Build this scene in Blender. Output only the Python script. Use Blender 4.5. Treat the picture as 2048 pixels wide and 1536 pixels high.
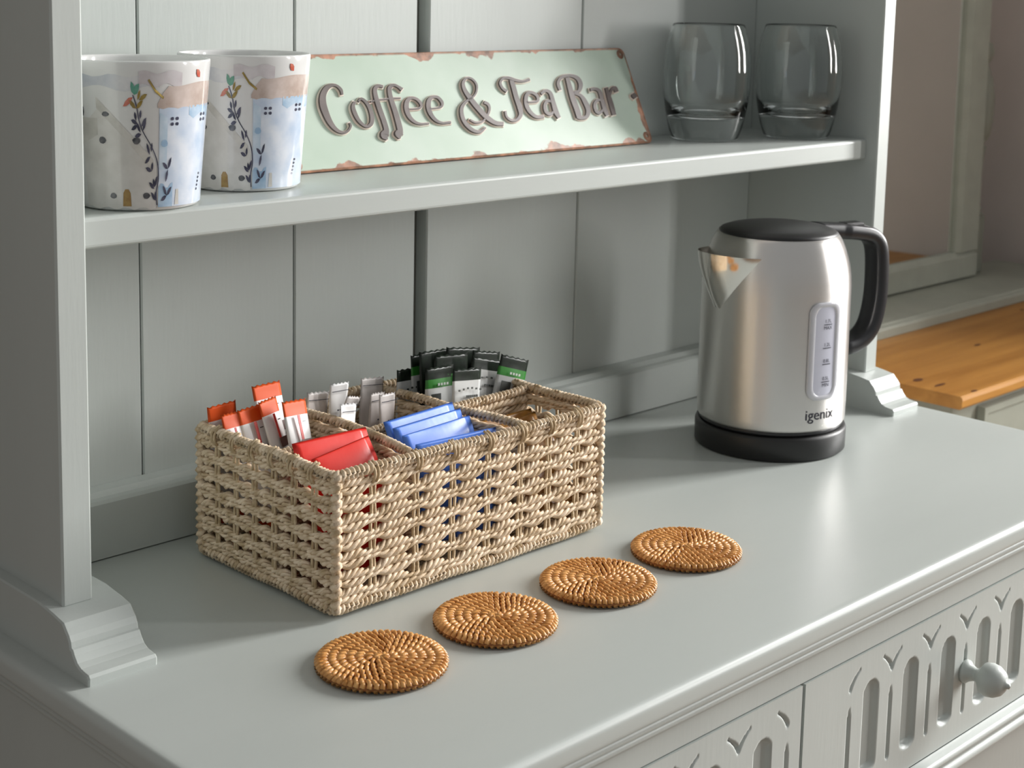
import bpy, math, random
import numpy as np
from mathutils import Matrix, Vector
random.seed(4)
rng = np.random.default_rng(4)
for o in list(bpy.data.objects):
    bpy.data.objects.remove(o)
scn = bpy.context.scene
COL = scn.collection

# ------------------------------------------------------------------ camera
W, H = 2048, 1536
CAM = np.array([-1.0219, -1.0813, 0.4705])
AX_S = np.array([0.70859, -0.70530, 0.02106])
AX_U = np.array([0.08697, 0.11701, 0.98932])
AX_F = np.array([0.70022, 0.69921, -0.14428])
FPX, PCX, PCY = 3101.38, 1024.05, 418.87
cd = bpy.data.cameras.new('camera')
cam = bpy.data.objects.new('camera', cd)
COL.objects.link(cam)
cam.matrix_world = Matrix(((AX_S[0], AX_U[0], -AX_F[0], CAM[0]), (AX_S[1], AX_U[1], -AX_F[1], CAM[1]),
                           (AX_S[2], AX_U[2], -AX_F[2], CAM[2]), (0, 0, 0, 1)))
cd.sensor_width = 36
cd.lens = FPX / W * 36
cd.shift_y = -(H / 2 - PCY) / W
cd.clip_start = 0.05
cd.dof.use_dof = True
cd.dof.focus_distance = 1.2
cd.dof.aperture_fstop = 14
scn.camera = cam

# ------------------------------------------------------------------ light
world = bpy.data.worlds.new('room_light')
scn.world = world
world.use_nodes = True
wb = world.node_tree.nodes['Background']
wb.inputs['Color'].default_value = (0.985, 1.0, 1.0, 1)
wb.inputs['Strength'].default_value = 0.37
WINS = [  # centre y, width, bottom z, top z, watts: daylight through the two windows of the right-hand wall
    (-1.18, 0.74, 0.25, 2.15, 285),
    (-3.05, 0.46, 0.25, 2.15, 122),
]
WALL_X = 2.9
for (wy, ww, z0, z1, watts) in WINS:
    ld = bpy.data.lights.new('window_daylight', 'AREA')
    ld.shape = 'RECTANGLE'
    ld.size = z1 - z0
    ld.size_y = ww
    ld.energy = watts
    ld.color = (1.0, 0.99, 0.975)
    lo = bpy.data.objects.new('window_daylight', ld)
    COL.objects.link(lo)
    lo.location = (WALL_X + 0.02, wy, (z0 + z1) / 2)
    lo.rotation_euler = (0, math.radians(90), 0)      # shines along -x into the room
scn.view_settings.view_transform = 'Standard'
scn.view_settings.look = 'None'
scn.view_settings.gamma = 1
scn.view_settings.use_curve_mapping = False
scn.view_settings.exposure = -0.14


# ------------------------------------------------------------------ helpers
def ray(px, py):
    return AX_F + AX_S * (px - PCX) / FPX - AX_U * (py - PCY) / FPX


def onz(px, py, z):
    r = ray(px, py)
    return CAM + r * (z - CAM[2]) / r[2]


def ony(px, py, y):
    r = ray(px, py)
    return CAM + r * (y - CAM[1]) / r[1]


def onplane(px, py, p0, n):
    r = ray(px, py)
    return CAM + r * (np.dot(np.array(p0) - CAM, n) / np.dot(r, n))


class MB:
    """collects verts and faces of one mesh"""
    def __init__(self):
        self.v, self.f, self.m, self.s = [], [], [], []

    def add(self, verts, faces, mi=0, smooth=False):
        o = len(self.v)
        self.v.extend([tuple(map(float, p)) for p in verts])
        self.f.extend([tuple(i + o for i in f) for f in faces])
        self.m.extend([mi] * len(faces))
        self.s.extend([smooth] * len(faces))
        return self

    def box(self, x0, x1, y0, y1, z0, z1, mi=0, b=0.0):
        if b <= 0:
            v = [(x, y, z) for x in (x0, x1) for y in (y0, y1) for z in (z0, z1)]
            f = [(0, 1, 3, 2), (4, 6, 7, 5), (0, 4, 5, 1), (2, 3, 7, 6), (0, 2, 6, 4), (1, 5, 7, 3)]
            return self.add(v, f, mi)
        # chamfered box: each corner has three points
        v = []
        idx = {}
        for i, x in enumerate((x0, x1)):
            for j, y in enumerate((y0, y1)):
                for k, z in enumerate((z0, z1)):
                    bx, by, bz = (b if i == 0 else -b), (b if j == 0 else -b), (b if k == 0 else -b)
                    idx[i, j, k] = len(v)
                    v += [(x, y + by, z + bz), (x + bx, y, z + bz), (x + bx, y + by, z)]
        f = []
        for i in (0, 1):
            q = [idx[i, 0, 0], idx[i, 1, 0], idx[i, 1, 1], idx[i, 0, 1]]
            f.append(q if i else q[::-1])
        for j in (0, 1):
            q = [idx[0, j, 0] + 1, idx[0, j, 1] + 1, idx[1, j, 1] + 1, idx[1, j, 0] + 1]
            f.append(q if j else q[::-1])
        for k in (0, 1):
            q = [idx[0, 0, k] + 2, idx[1, 0, k] + 2, idx[1, 1, k] + 2, idx[0, 1, k] + 2]
            f.append(q if k else q[::-1])
        for i in (0, 1):
            for j in (0, 1):
                a, c = idx[i, j, 0], idx[i, j, 1]
                q = [a, a + 1, c + 1, c]
                f.append(q if i != j else q[::-1])
        for i in (0, 1):
            for k in (0, 1):
                a, c = idx[i, 0, k], idx[i, 1, k]
                q = [a, a + 2, c + 2, c]
                f.append(q if i == k else q[::-1])
        for j in (0, 1):
            for k in (0, 1):
                a, c = idx[0, j, k], idx[1, j, k]
                q = [a + 1, a + 2, c + 2, c + 1]
                f.append(q if j != k else q[::-1])
        for key, a in idx.items():
            q = [a, a + 1, a + 2]
            f.append(q if sum(key) % 2 else q[::-1])
        return self.add(v, f, mi)

    def tube(self, P, r, sides=6, mi=0, closed=False, ref=(0, 0, 1), smooth=True, flat=1.0):
        P = np.asarray(P, float)
        n = len(P)
        r = np.full(n, r) if np.isscalar(r) else np.asarray(r, float)
        if closed:
            T = np.roll(P, -1, 0) - np.roll(P, 1, 0)
        else:
            T = np.gradient(P, axis=0)
        T /= np.linalg.norm(T, axis=1)[:, None] + 1e-12
        ref = np.asarray(ref, float)
        A = np.cross(T, ref)
        ln = np.linalg.norm(A, axis=1)
        bad = ln < 0.15
        if bad.any():
            A[bad] = np.cross(T[bad], np.array([0.3, 0.9, 0.31]))
            ln = np.linalg.norm(A, axis=1)
        A /= ln[:, None]
        B = np.cross(A, T)
        ang = np.linspace(0, 2 * np.pi, sides, endpoint=False)
        V = (P[:, None, :] + r[:, None, None] * (np.cos(ang)[None, :, None] * A[:, None, :] * flat
                                                 + np.sin(ang)[None, :, None] * B[:, None, :])).reshape(-1, 3)
        f = []
        m = n if closed else n - 1
        for i in range(m):
            a, b = i * sides, ((i + 1) % n) * sides
            for j in range(sides):
                k = (j + 1) % sides
                f.append((a + j, a + k, b + k, b + j))
        if not closed:
            f.append(tuple(range(sides))[::-1])
            f.append(tuple((n - 1) * sides + j for j in range(sides)))
        return self.add(V, f, mi, smooth)

    def lathe(self, prof, seg=64, mi=0, center=(0, 0, 0), smooth=True, cap0=False, cap1=False):
        n = len(prof)
        V = []
        for (r, z) in prof:
            for k in range(seg):
                a = 2 * math.pi * k / seg
                V.append((center[0] + r * math.cos(a), center[1] + r * math.sin(a), center[2] + z))
        f = []
        for i in range(n - 1):
            for k in range(seg):
                l = (k + 1) % seg
                f.append((i * seg + k, i * seg + l, (i + 1) * seg + l, (i + 1) * seg + k))
        if cap0:
            f.append(tuple(range(seg))[::-1])
        if cap1:
            f.append(tuple((n - 1) * seg + k for k in range(seg)))
        return self.add(V, f, mi, smooth)

    def prism(self, poly, axis, a, b, mi=0, smooth=False):
        """poly of 2-D points extruded along axis from a to b; axis 'x' -> (y,z), 'y' -> (x,z), 'z' -> (x,y)"""
        n = len(poly)
        def P(p, t):
            return {'x': (t, p[0], p[1]), 'y': (p[0], t, p[1]), 'z': (p[0], p[1], t)}[axis]
        V = [P(p, a) for p in poly] + [P(p, b) for p in poly]
        f = [(i, (i + 1) % n, n + (i + 1) % n, n + i) for i in range(n)]
        self.add(V, f, mi, smooth)
        self.add(V, [tuple(range(n))[::-1], tuple(range(n, 2 * n))], mi)
        return self

    def grid(self, P, mi=0, smooth=True, closed_u=False):
        """P: array (nu, nv, 3)"""
        nu, nv = P.shape[:2]
        f = []
        for i in range(nu if closed_u else nu - 1):
            for j in range(nv - 1):
                a = i * nv + j
                b = ((i + 1) % nu) * nv + j
                f.append((a, b, b + 1, a + 1))
        return self.add(P.reshape(-1, 3), f, mi, smooth)

    def build(self, name, mats, parent=None, mw=None, fix=True):
        me = bpy.data.meshes.new(name)
        me.from_pydata(self.v, [], self.f)
        if not isinstance(mats, (list, tuple)):
            mats = [mats]
        for m in mats:
            me.materials.append(m)
        if len(mats) > 1:
            me.polygons.foreach_set('material_index', self.m)
        me.polygons.foreach_set('use_smooth', self.s)
        me.update()
        if fix:
            import bmesh
            bm = bmesh.new()
            bm.from_mesh(me)
            bmesh.ops.recalc_face_normals(bm, faces=bm.faces)
            bm.to_mesh(me)
            bm.free()
        o = bpy.data.objects.new(name, me)
        COL.objects.link(o)
        if parent is not None:
            o.parent = parent
        if mw is not None:
            o.matrix_local = mw
        return o


def empty(name, loc=(0, 0, 0), rz=0):
    o = bpy.data.objects.new(name, None)
    COL.objects.link(o)
    o.location = loc
    o.rotation_euler = (0, 0, rz)
    o.empty_display_size = 0.05
    return o


def tag(o, label, cat, group=None):
    o['label'] = label
    o['category'] = cat
    if group:
        o['group'] = group
    return o


def structure(o):
    o['kind'] = 'structure'
    return o


def copy_tree(o, parent=None):
    c = o.copy()
    COL.objects.link(c)
    if parent is not None:
        c.parent = parent
    for ch in [x for x in bpy.data.objects if x.parent == o]:
        copy_tree(ch, c)
    return c


def catmull(pts, n=8):
    P = np.asarray(pts, float)
    P = np.vstack([2 * P[0] - P[1], P, 2 * P[-1] - P[-2]])
    out = []
    for i in range(1, len(P) - 2):
        p0, p1, p2, p3 = P[i - 1], P[i], P[i + 1], P[i + 2]
        for k in range(n):
            t = k / n
            out.append(0.5 * ((2 * p1) + (-p0 + p2) * t + (2 * p0 - 5 * p1 + 4 * p2 - p3) * t * t
                              + (-p0 + 3 * p1 - 3 * p2 + p3) * t ** 3))
    out.append(P[-2])
    return np.array(out)


def arc(cx, cy, r, a0, a1, n=8):
    return [(cx + r * math.cos(math.radians(a0 + (a1 - a0) * i / n)),
             cy + r * math.sin(math.radians(a0 + (a1 - a0) * i / n))) for i in range(n + 1)]


def text_mesh(body, size):
    """verts/faces of a line of text, origin at its centre, in the xy plane"""
    cu = bpy.data.curves.new('lettering', 'FONT')
    cu.body = body
    cu.size = size
    cu.align_x = 'CENTER'
    cu.align_y = 'CENTER'
    cu.resolution_u = 3
    o = bpy.data.objects.new('lettering', cu)
    COL.objects.link(o)
    dg = bpy.context.evaluated_depsgraph_get()
    me = bpy.data.meshes.new_from_object(o.evaluated_get(dg))
    v = np.array([tuple(p.co) for p in me.vertices]) if len(me.vertices) else np.zeros((0, 3))
    f = [tuple(p.vertices) for p in me.polygons]
    bpy.data.objects.remove(o)
    bpy.data.curves.remove(cu)
    bpy.data.meshes.remove(me)
    return v, f


# ------------------------------------------------------------------ materials
def new_mat(name):
    m = bpy.data.materials.new(name)
    m.use_nodes = True
    nt = m.node_tree
    return m, nt, nt.nodes['Principled BSDF']


def N(nt, typ, **kw):
    n = nt.nodes.new(typ)
    for k, v in kw.items():
        if k in n.inputs:
            n.inputs[k].default_value = v
        else:
            setattr(n, k, v)
    return n


def mat(name, col, rough=0.5, metal=0.0, var=0.0, vscale=60.0, bump=0.0, bscale=300.0, stretch=None, coat=0.0, spec=None,
        col2=None, detail=4):
    m, nt, b = new_mat(name)
    b.inputs['Roughness'].default_value = rough
    b.inputs['Metallic'].default_value = metal
    b.inputs['Base Color'].default_value = (*col, 1)
    if coat:
        b.inputs['Coat Weight'].default_value = coat
        b.inputs['Coat Roughness'].default_value = 0.08
    if spec is not None:
        b.inputs['Specular IOR Level'].default_value = spec
    tc = N(nt, 'ShaderNodeTexCoord')
    mp = N(nt, 'ShaderNodeMapping')
    if stretch:
        mp.inputs['Scale'].default_value = stretch
    nt.links.new(tc.outputs['Object'], mp.inputs['Vector'])
    if var > 0 or col2:
        nz = N(nt, 'ShaderNodeTexNoise', Scale=vscale, Detail=detail)
        nt.links.new(mp.outputs['Vector'], nz.inputs['Vector'])
        rp = N(nt, 'ShaderNodeValToRGB')
        c2 = col2 if col2 else tuple(min(1, c * (1 + var)) for c in col)
        c1 = col if col2 else tuple(c * (1 - var) for c in col)
        rp.color_ramp.elements[0].position = 0.33
        rp.color_ramp.elements[1].position = 0.67
        rp.color_ramp.elements[0].color = (*c1, 1)
        rp.color_ramp.elements[1].color = (*c2, 1)
        nt.links.new(nz.outputs['Fac'], rp.inputs['Fac'])
        nt.links.new(rp.outputs['Color'], b.inputs['Base Color'])
    if bump > 0:
        nb = N(nt, 'ShaderNodeTexNoise', Scale=bscale, Detail=3)
        nt.links.new(mp.outputs['Vector'], nb.inputs['Vector'])
        bp = N(nt, 'ShaderNodeBump', Strength=bump, Distance=0.001)
        nt.links.new(nb.outputs['Fac'], bp.inputs['Height'])
        nt.links.new(bp.outputs['Normal'], b.inputs['Normal'])
    return m


PAINT = mat('sage_grey_paint', (0.482, 0.514, 0.490), 0.38, var=0.02, vscale=14, bump=0.10, bscale=240, stretch=(1, 1, 0.12))
PAINT_TOP = mat('sage_grey_paint_top', (0.482, 0.514, 0.490), 0.34, var=0.02, vscale=12, bump=0.06, bscale=260, stretch=(0.2, 1, 1))
PAINT_CHEST = mat('olive_grey_paint', (0.31, 0.32, 0.265), 0.5, var=0.06, vscale=18, bump=0.08)
BACKING = mat('backing_joint_shade', (0.15, 0.15, 0.13), 0.8)  # darkened: shade of the open board joint put into the colour
GAP_SHADE = mat('drawer_gap_shade', (0.05, 0.055, 0.05), 0.9)  # near-black carcass colour, painted shade behind the drawer gaps
WALLPAINT = mat('warm_wall_paint', (0.52, 0.475, 0.44), 0.85, var=0.02, vscale=8, bump=0.05, bscale=120)
FLOORM = mat('floor_boards', (0.20, 0.13, 0.08), 0.5, var=0.2, vscale=6, stretch=(0.3, 4, 1))
CERAMIC = mat('white_bone_china', (0.66, 0.66, 0.65), 0.12, coat=0.3)
STRAW = mat('seagrass_twine', (0.53, 0.385, 0.225), 0.66, col2=(0.90, 0.735, 0.55), vscale=110, bump=0.35, bscale=900, detail=3)
STRAW_D = mat('seagrass_stake', (0.40, 0.28, 0.15), 0.75, col2=(0.70, 0.55, 0.36), vscale=160, bump=0.3, bscale=900)
RATTAN = mat('honey_rattan', (0.50, 0.20, 0.035), 0.36, col2=(0.80, 0.42, 0.14), vscale=110, bump=0.25, bscale=700)
RATTAN_C = mat('dark_rattan_core', (0.30, 0.10, 0.02), 0.6, var=0.25, vscale=120)
BLACKP = mat('black_plastic', (0.012, 0.012, 0.012), 0.42, bump=0.06, bscale=1500)
BLACKS = mat('satin_black_plastic', (0.016, 0.016, 0.018), 0.30)
GREYTXT = mat('grey_print', (0.06, 0.06, 0.075), 0.9, spec=0.05)
GLASSW, nt, b = new_mat('clear_glass')
b.inputs['Base Color'].default_value = (0.97, 0.995, 0.99, 1)
b.inputs['Roughness'].default_value = 0.0
b.inputs['IOR'].default_value = 1.5
b.inputs['Transmission Weight'].default_value = 1.0
GAUGE, nt, b = new_mat('frosted_gauge_plastic')
b.inputs['Base Color'].default_value = (0.55, 0.55, 0.585, 1)
b.inputs['Roughness'].default_value = 0.18
b.inputs['Coat Weight'].default_value = 0.6
GAUGE_IN = mat('gauge_window_plastic', (0.62, 0.625, 0.72), 0.25, coat=0.4)
MIRROR, nt, b = new_mat('mirror_glass')
b.inputs['Base Color'].default_value = (0.86, 0.88, 0.86, 1)
b.inputs['Metallic'].default_value = 1
b.inputs['Roughness'].default_value = 0.03

STEEL, nt, b = new_mat('brushed_steel')
b.inputs['Base Color'].default_value = (0.72, 0.70, 0.675, 1)
b.inputs['Metallic'].default_value = 1
b.inputs['Roughness'].default_value = 0.36
b.inputs['Anisotropic'].default_value = 0.85
b.inputs['Anisotropic Rotation'].default_value = 0.25
tg = N(nt, 'ShaderNodeTangent', direction_type='RADIAL', axis='Z')
nt.links.new(tg.outputs['Tangent'], b.inputs['Tangent'])
tc = N(nt, 'ShaderNodeTexCoord')
mp = N(nt, 'ShaderNodeMapping')
mp.inputs['Scale'].default_value = (1, 1, 60)
nz = N(nt, 'ShaderNodeTexNoise', Scale=30.0, Detail=4)
nt.links.new(tc.outputs['Object'], mp.inputs['Vector'])
nt.links.new(mp.outputs['Vector'], nz.inputs['Vector'])
bp = N(nt, 'ShaderNodeBump', Strength=0.06, Distance=0.001)
nt.links.new(nz.outputs['Fac'], bp.inputs['Height'])
nt.links.new(bp.outputs['Normal'], b.inputs['Normal'])
POLISH = mat('polished_steel', (0.74, 0.71, 0.67), 0.13, metal=1.0)

# pine top with long grain and a few knots
PINE, nt, b = new_mat('orange_pine')
b.inputs['Roughness'].default_value = 0.42
tc = N(nt, 'ShaderNodeTexCoord')
mp = N(nt, 'ShaderNodeMapping')
mp.inputs['Scale'].default_value = (1.2, 14, 14)
nt.links.new(tc.outputs['Object'], mp.inputs['Vector'])
nz = N(nt, 'ShaderNodeTexNoise', Scale=2.2, Detail=5, Distortion=0.6)
nt.links.new(mp.outputs['Vector'], nz.inputs['Vector'])
rp = N(nt, 'ShaderNodeValToRGB')
rp.color_ramp.elements[0].position = 0.3
rp.color_ramp.elements[1].position = 0.7
rp.color_ramp.elements[0].color = (0.31, 0.125, 0.016, 1)
rp.color_ramp.elements[1].color = (0.48, 0.225, 0.046, 1)
nt.links.new(nz.outputs['Fac'], rp.inputs['Fac'])
nt.links.new(rp.outputs['Color'], b.inputs['Base Color'])
KNOT = mat('pine_knot', (0.10, 0.03, 0.008), 0.5)

# enamelled tin with rust creeping in from the edges; object space: x 0..L, y 0..h
SIGN_L, SIGN_H = 0.4755, 0.109
TIN, nt, b = new_mat('mint_enamel_with_rust')
b.inputs['Roughness'].default_value = 0.42
tc = N(nt, 'ShaderNodeTexCoord')
sx = N(nt, 'ShaderNodeSeparateXYZ')
nt.links.new(tc.outputs['Object'], sx.inputs['Vector'])


def mth(op, a, bb=None):
    n = N(nt, 'ShaderNodeMath', operation=op)
    for i, q in enumerate((a, bb)):
        if q is None:
            continue
        if isinstance(q, (int, float)):
            n.inputs[i].default_value = q
        else:
            nt.links.new(q, n.inputs[i])
    return n.outputs[0]


dx = mth('MINIMUM', sx.outputs['X'], mth('SUBTRACT', SIGN_L, sx.outputs['X']))
dy = mth('MINIMUM', sx.outputs['Y'], mth('SUBTRACT', SIGN_H, sx.outputs['Y']))
dist = mth('MINIMUM', dx, dy)
corner = mth('ADD', dx, dy)
nz = N(nt, 'ShaderNodeTexNoise', Scale=26.0, Detail=6)
nt.links.new(tc.outputs['Object'], nz.inputs['Vector'])
lim = mth('MULTIPLY', mth('SUBTRACT', nz.outputs['Fac'], 0.475), 0.050)
lim2 = mth('MAXIMUM', lim, 0.0010)
edge = mth('MULTIPLY', mth('SUBTRACT', mth('ADD', lim2, 0.0017), dist), 700.0)
cn = mth('MULTIPLY', mth('SUBTRACT', mth('ADD', mth('MULTIPLY', nz.outputs['Fac'], 0.012), 0.007), corner), 300.0)
fac = N(nt, 'ShaderNodeClamp')
nt.links.new(mth('MAXIMUM', edge, cn), fac.inputs['Value'])
nz2 = N(nt, 'ShaderNodeTexNoise', Scale=90.0, Detail=4)
nt.links.new(tc.outputs['Object'], nz2.inputs['Vector'])
rr = N(nt, 'ShaderNodeValToRGB')
rr.color_ramp.elements[0].position = 0.35
rr.color_ramp.elements[1].position = 0.65
rr.color_ramp.elements[0].color = (0.16, 0.085, 0.05, 1)
rr.color_ramp.elements[1].color = (0.46, 0.22, 0.13, 1)
nt.links.new(nz2.outputs['Fac'], rr.inputs['Fac'])
gr = N(nt, 'ShaderNodeValToRGB')
gr.color_ramp.elements[0].position = 0.3
gr.color_ramp.elements[1].position = 0.7
gr.color_ramp.elements[0].color = (0.37, 0.465, 0.37, 1)
gr.color_ramp.elements[1].color = (0.46, 0.54, 0.46, 1)
nz3 = N(nt, 'ShaderNodeTexNoise', Scale=12.0, Detail=3)
nt.links.new(tc.outputs['Object'], nz3.inputs['Vector'])
nt.links.new(nz3.outputs['Fac'], gr.inputs['Fac'])
mx = N(nt, 'ShaderNodeMix', data_type='RGBA')
nt.links.new(fac.outputs[0], mx.inputs[0])
nt.links.new(gr.outputs['Color'], mx.inputs[6])
nt.links.new(rr.outputs['Color'], mx.inputs[7])
nt.links.new(mx.outputs[2], b.inputs['Base Color'])
RUST = mat('rusty_edge', (0.15, 0.08, 0.05), 0.7, col2=(0.36, 0.18, 0.11), vscale=80)
LETTER = mat('worn_brown_enamel', (0.075, 0.055, 0.048), 0.45, col2=(0.14, 0.108, 0.098), vscale=40)
CREAM = mat('cream_enamel', (0.74, 0.68, 0.58), 0.4, col2=(0.62, 0.48, 0.41), vscale=45)

# ------------------------------------------------------------------ room
FLOOR_Z = -0.80
m = MB().box(-3.0, WALL_X, -4.5, 0.55, FLOOR_Z - 0.05, FLOOR_Z)
structure(m.build('floor', FLOORM))
m = MB().box(-3.0, 0.60, 0.049, 0.66, FLOOR_Z, 2.4)            # chimney breast behind the dresser
structure(m.build('wall_back', WALLPAINT))
m = MB().box(0.60, WALL_X, 0.56, 0.66, FLOOR_Z, 2.4)            # alcove wall behind the chest
structure(m.build('wall_alcove', WALLPAINT))
structure(MB().box(2.06, 2.18, -0.56, 0.56, FLOOR_Z, 2.4).build('added_shade_wall', WALLPAINT))   # added unseen wall, keeps window light off the alcove
# right-hand wall with its two window openings
m = MB()
ys = [0.56]
for (wy, ww, z0, z1, _) in WINS:
    ys += [wy + ww / 2, wy - ww / 2]
ys.append(-4.5)
for i in range(0, len(ys), 2):
    m.box(WALL_X, WALL_X + 0.1, ys[i + 1], ys[i], FLOOR_Z, 2.4)
for (wy, ww, z0, z1, _) in WINS:
    m.box(WALL_X, WALL_X + 0.1, wy - ww / 2, wy + ww / 2, FLOOR_Z, z0)
    m.box(WALL_X, WALL_X + 0.1, wy - ww / 2, wy + ww / 2, z1, 2.4)
structure(m.build('wall_right', WALLPAINT))
WHITE = mat('white_gloss_paint', (0.75, 0.75, 0.74), 0.35)
for i, (wy, ww, z0, z1, _) in enumerate(WINS):
    m = MB()
    for yy in (wy - ww / 2 + 0.02, wy + ww / 2 - 0.02):
        m.box(WALL_X - 0.03, WALL_X - 0.005, yy - 0.02, yy + 0.02, z0, z1)
    for zz in (z0 + 0.02, z1 - 0.02):
        m.box(WALL_X - 0.03, WALL_X - 0.005, wy - ww / 2 + 0.04, wy + ww / 2 - 0.04, zz - 0.02, zz + 0.02)
    m.box(WALL_X - 0.03, WALL_X - 0.005, wy - 0.012, wy + 0.012, z0 + 0.04, z1 - 0.04)
    structure(m.build('window_%d' % (i + 1), WHITE))

# ------------------------------------------------------------------ dresser
XI, TU = 0.4926, 0.0231
dr = tag(empty('dresser', (0, -0.2, FLOOR_Z)), 'pale sage grey painted dresser with plate rack, shelf and carved drawers', 'dresser')
DM = Matrix.Translation((0, 0.2, -FLOOR_Z))


def dpart(mb, name, mats, parent=None):
    o = mb.build(name, mats, dr if parent is None else parent)
    if parent is None:
        o.matrix_parent_inverse = Matrix.Identity(4)
        o.matrix_local = DM
    return o


XL_, XR_ = -0.5355, 0.5315
YF, YB = -0.4555, 0.045


def sweep(mb, prof, mi=0, smooth=True, cap=True, top=True):
    """profile of (outward offset, z) carried round the left end, front and right end of the worktop"""
    rings = []
    for (o, z) in prof:
        rings.append([(XL_ - o, YB, z), (XL_ - o, YF - o, z), (XR_ + o, YF - o, z), (XR_ + o, YB, z)])
    for s in range(3):
        P = np.array([[r[s], r[s + 1]] for r in rings])
        mb.grid(P, mi, smooth)
    if top:
        mb.add(rings[0], [(0, 1, 2, 3)], mi)
    return mb


nose = [(0, 0), (0.0035, 0)] + [(0.0035 + 0.0060 * math.sin(math.radians(a)), -0.0060 + 0.0060 * math.cos(math.radians(a))) for a in range(15, 91, 15)]
nose += [(0.0095, -0.0125)] + [(0.0055 + 0.0040 * math.cos(math.radians(a)), -0.0135 - 0.0040 * math.sin(math.radians(a))) for a in range(15, 91, 25)] + [(0.004, -0.018)]
m = MB()
sweep(m, nose)
m.box(XL_ + 0.001, XR_ - 0.001, YF + 0.001, YB, -0.018, -0.002)
o = dpart(m, 'worktop', PAINT_TOP)
# moulding below the nosing: cove, bead, fillet
mp_ = [(0.004, -0.018), (0.002, -0.0205)] + [(-0.0005 + 0.0035 * math.sin(math.radians(a)), -0.0240 + 0.0035 * math.cos(math.radians(a))) for a in range(15, 181, 15)]
mp_ += [(-0.002, -0.0280), (-0.002, -0.0292)] + [(-0.0045 + 0.003 * math.sin(math.radians(a)), -0.0325 + 0.003 * math.cos(math.radians(a))) for a in range(15, 181, 15)]
mp_ += [(-0.0062, -0.0362), (-0.0062, -0.0385), (-0.0085, -0.040)]
m = MB()
sweep(m, mp_, top=False)
dpart(m, 'edge_moulding', PAINT)
# carcass
YFR = -0.4475
m = MB().box(XL_ + 0.010, XR_ - 0.010, YFR + 0.012, YB, FLOOR_Z + 0.002, -0.0185)
dpart(m, 'carcass', GAP_SHADE)
m = MB().box(XL_ + 0.0095, XR_ - 0.0095, YFR, YFR + 0.011, -0.0580, -0.0190, b=0.0006)
dpart(m, 'frieze_rail', PAINT)
for nm, xa, xb in (('side_panel', XL_ + 0.006, XL_ + 0.0095), ('side_panel', XR_ - 0.0095, XR_ - 0.006)):
    dpart(MB().box(xa, xb, YFR, YB, FLOOR_Z + 0.002, -0.020), nm, PAINT)
dpart(MB().box(0.4430, XR_ - 0.0097, YFR, YFR + 0.011, -0.60, -0.0582), 'stile', PAINT)
# waist moulding below the drawers
wm = [(-0.004, -0.1885), (-0.001, -0.190)] + [(0.002 + 0.004 * math.sin(math.radians(a)), -0.1945 + 0.004 * math.cos(math.radians(a))) for a in range(15, 181, 15)]
wm += [(0.001, -0.200), (0.001, -0.203)] + [(-0.001 + 0.005 * math.sin(math.radians(a)), -0.209 + 0.005 * math.cos(math.radians(a))) for a in range(15, 181, 15)]
wm += [(-0.005, -0.2155), (-0.008, -0.220), (-0.008, -0.60)]
m = MB()
P = np.array([[(XL_ + 0.0097, YF + 0.004 - o_, z), (XR_ - 0.0097, YF + 0.004 - o_, z)] for (o_, z) in wm])
m.grid(P)
dpart(m, 'waist_moulding', PAINT)


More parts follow.
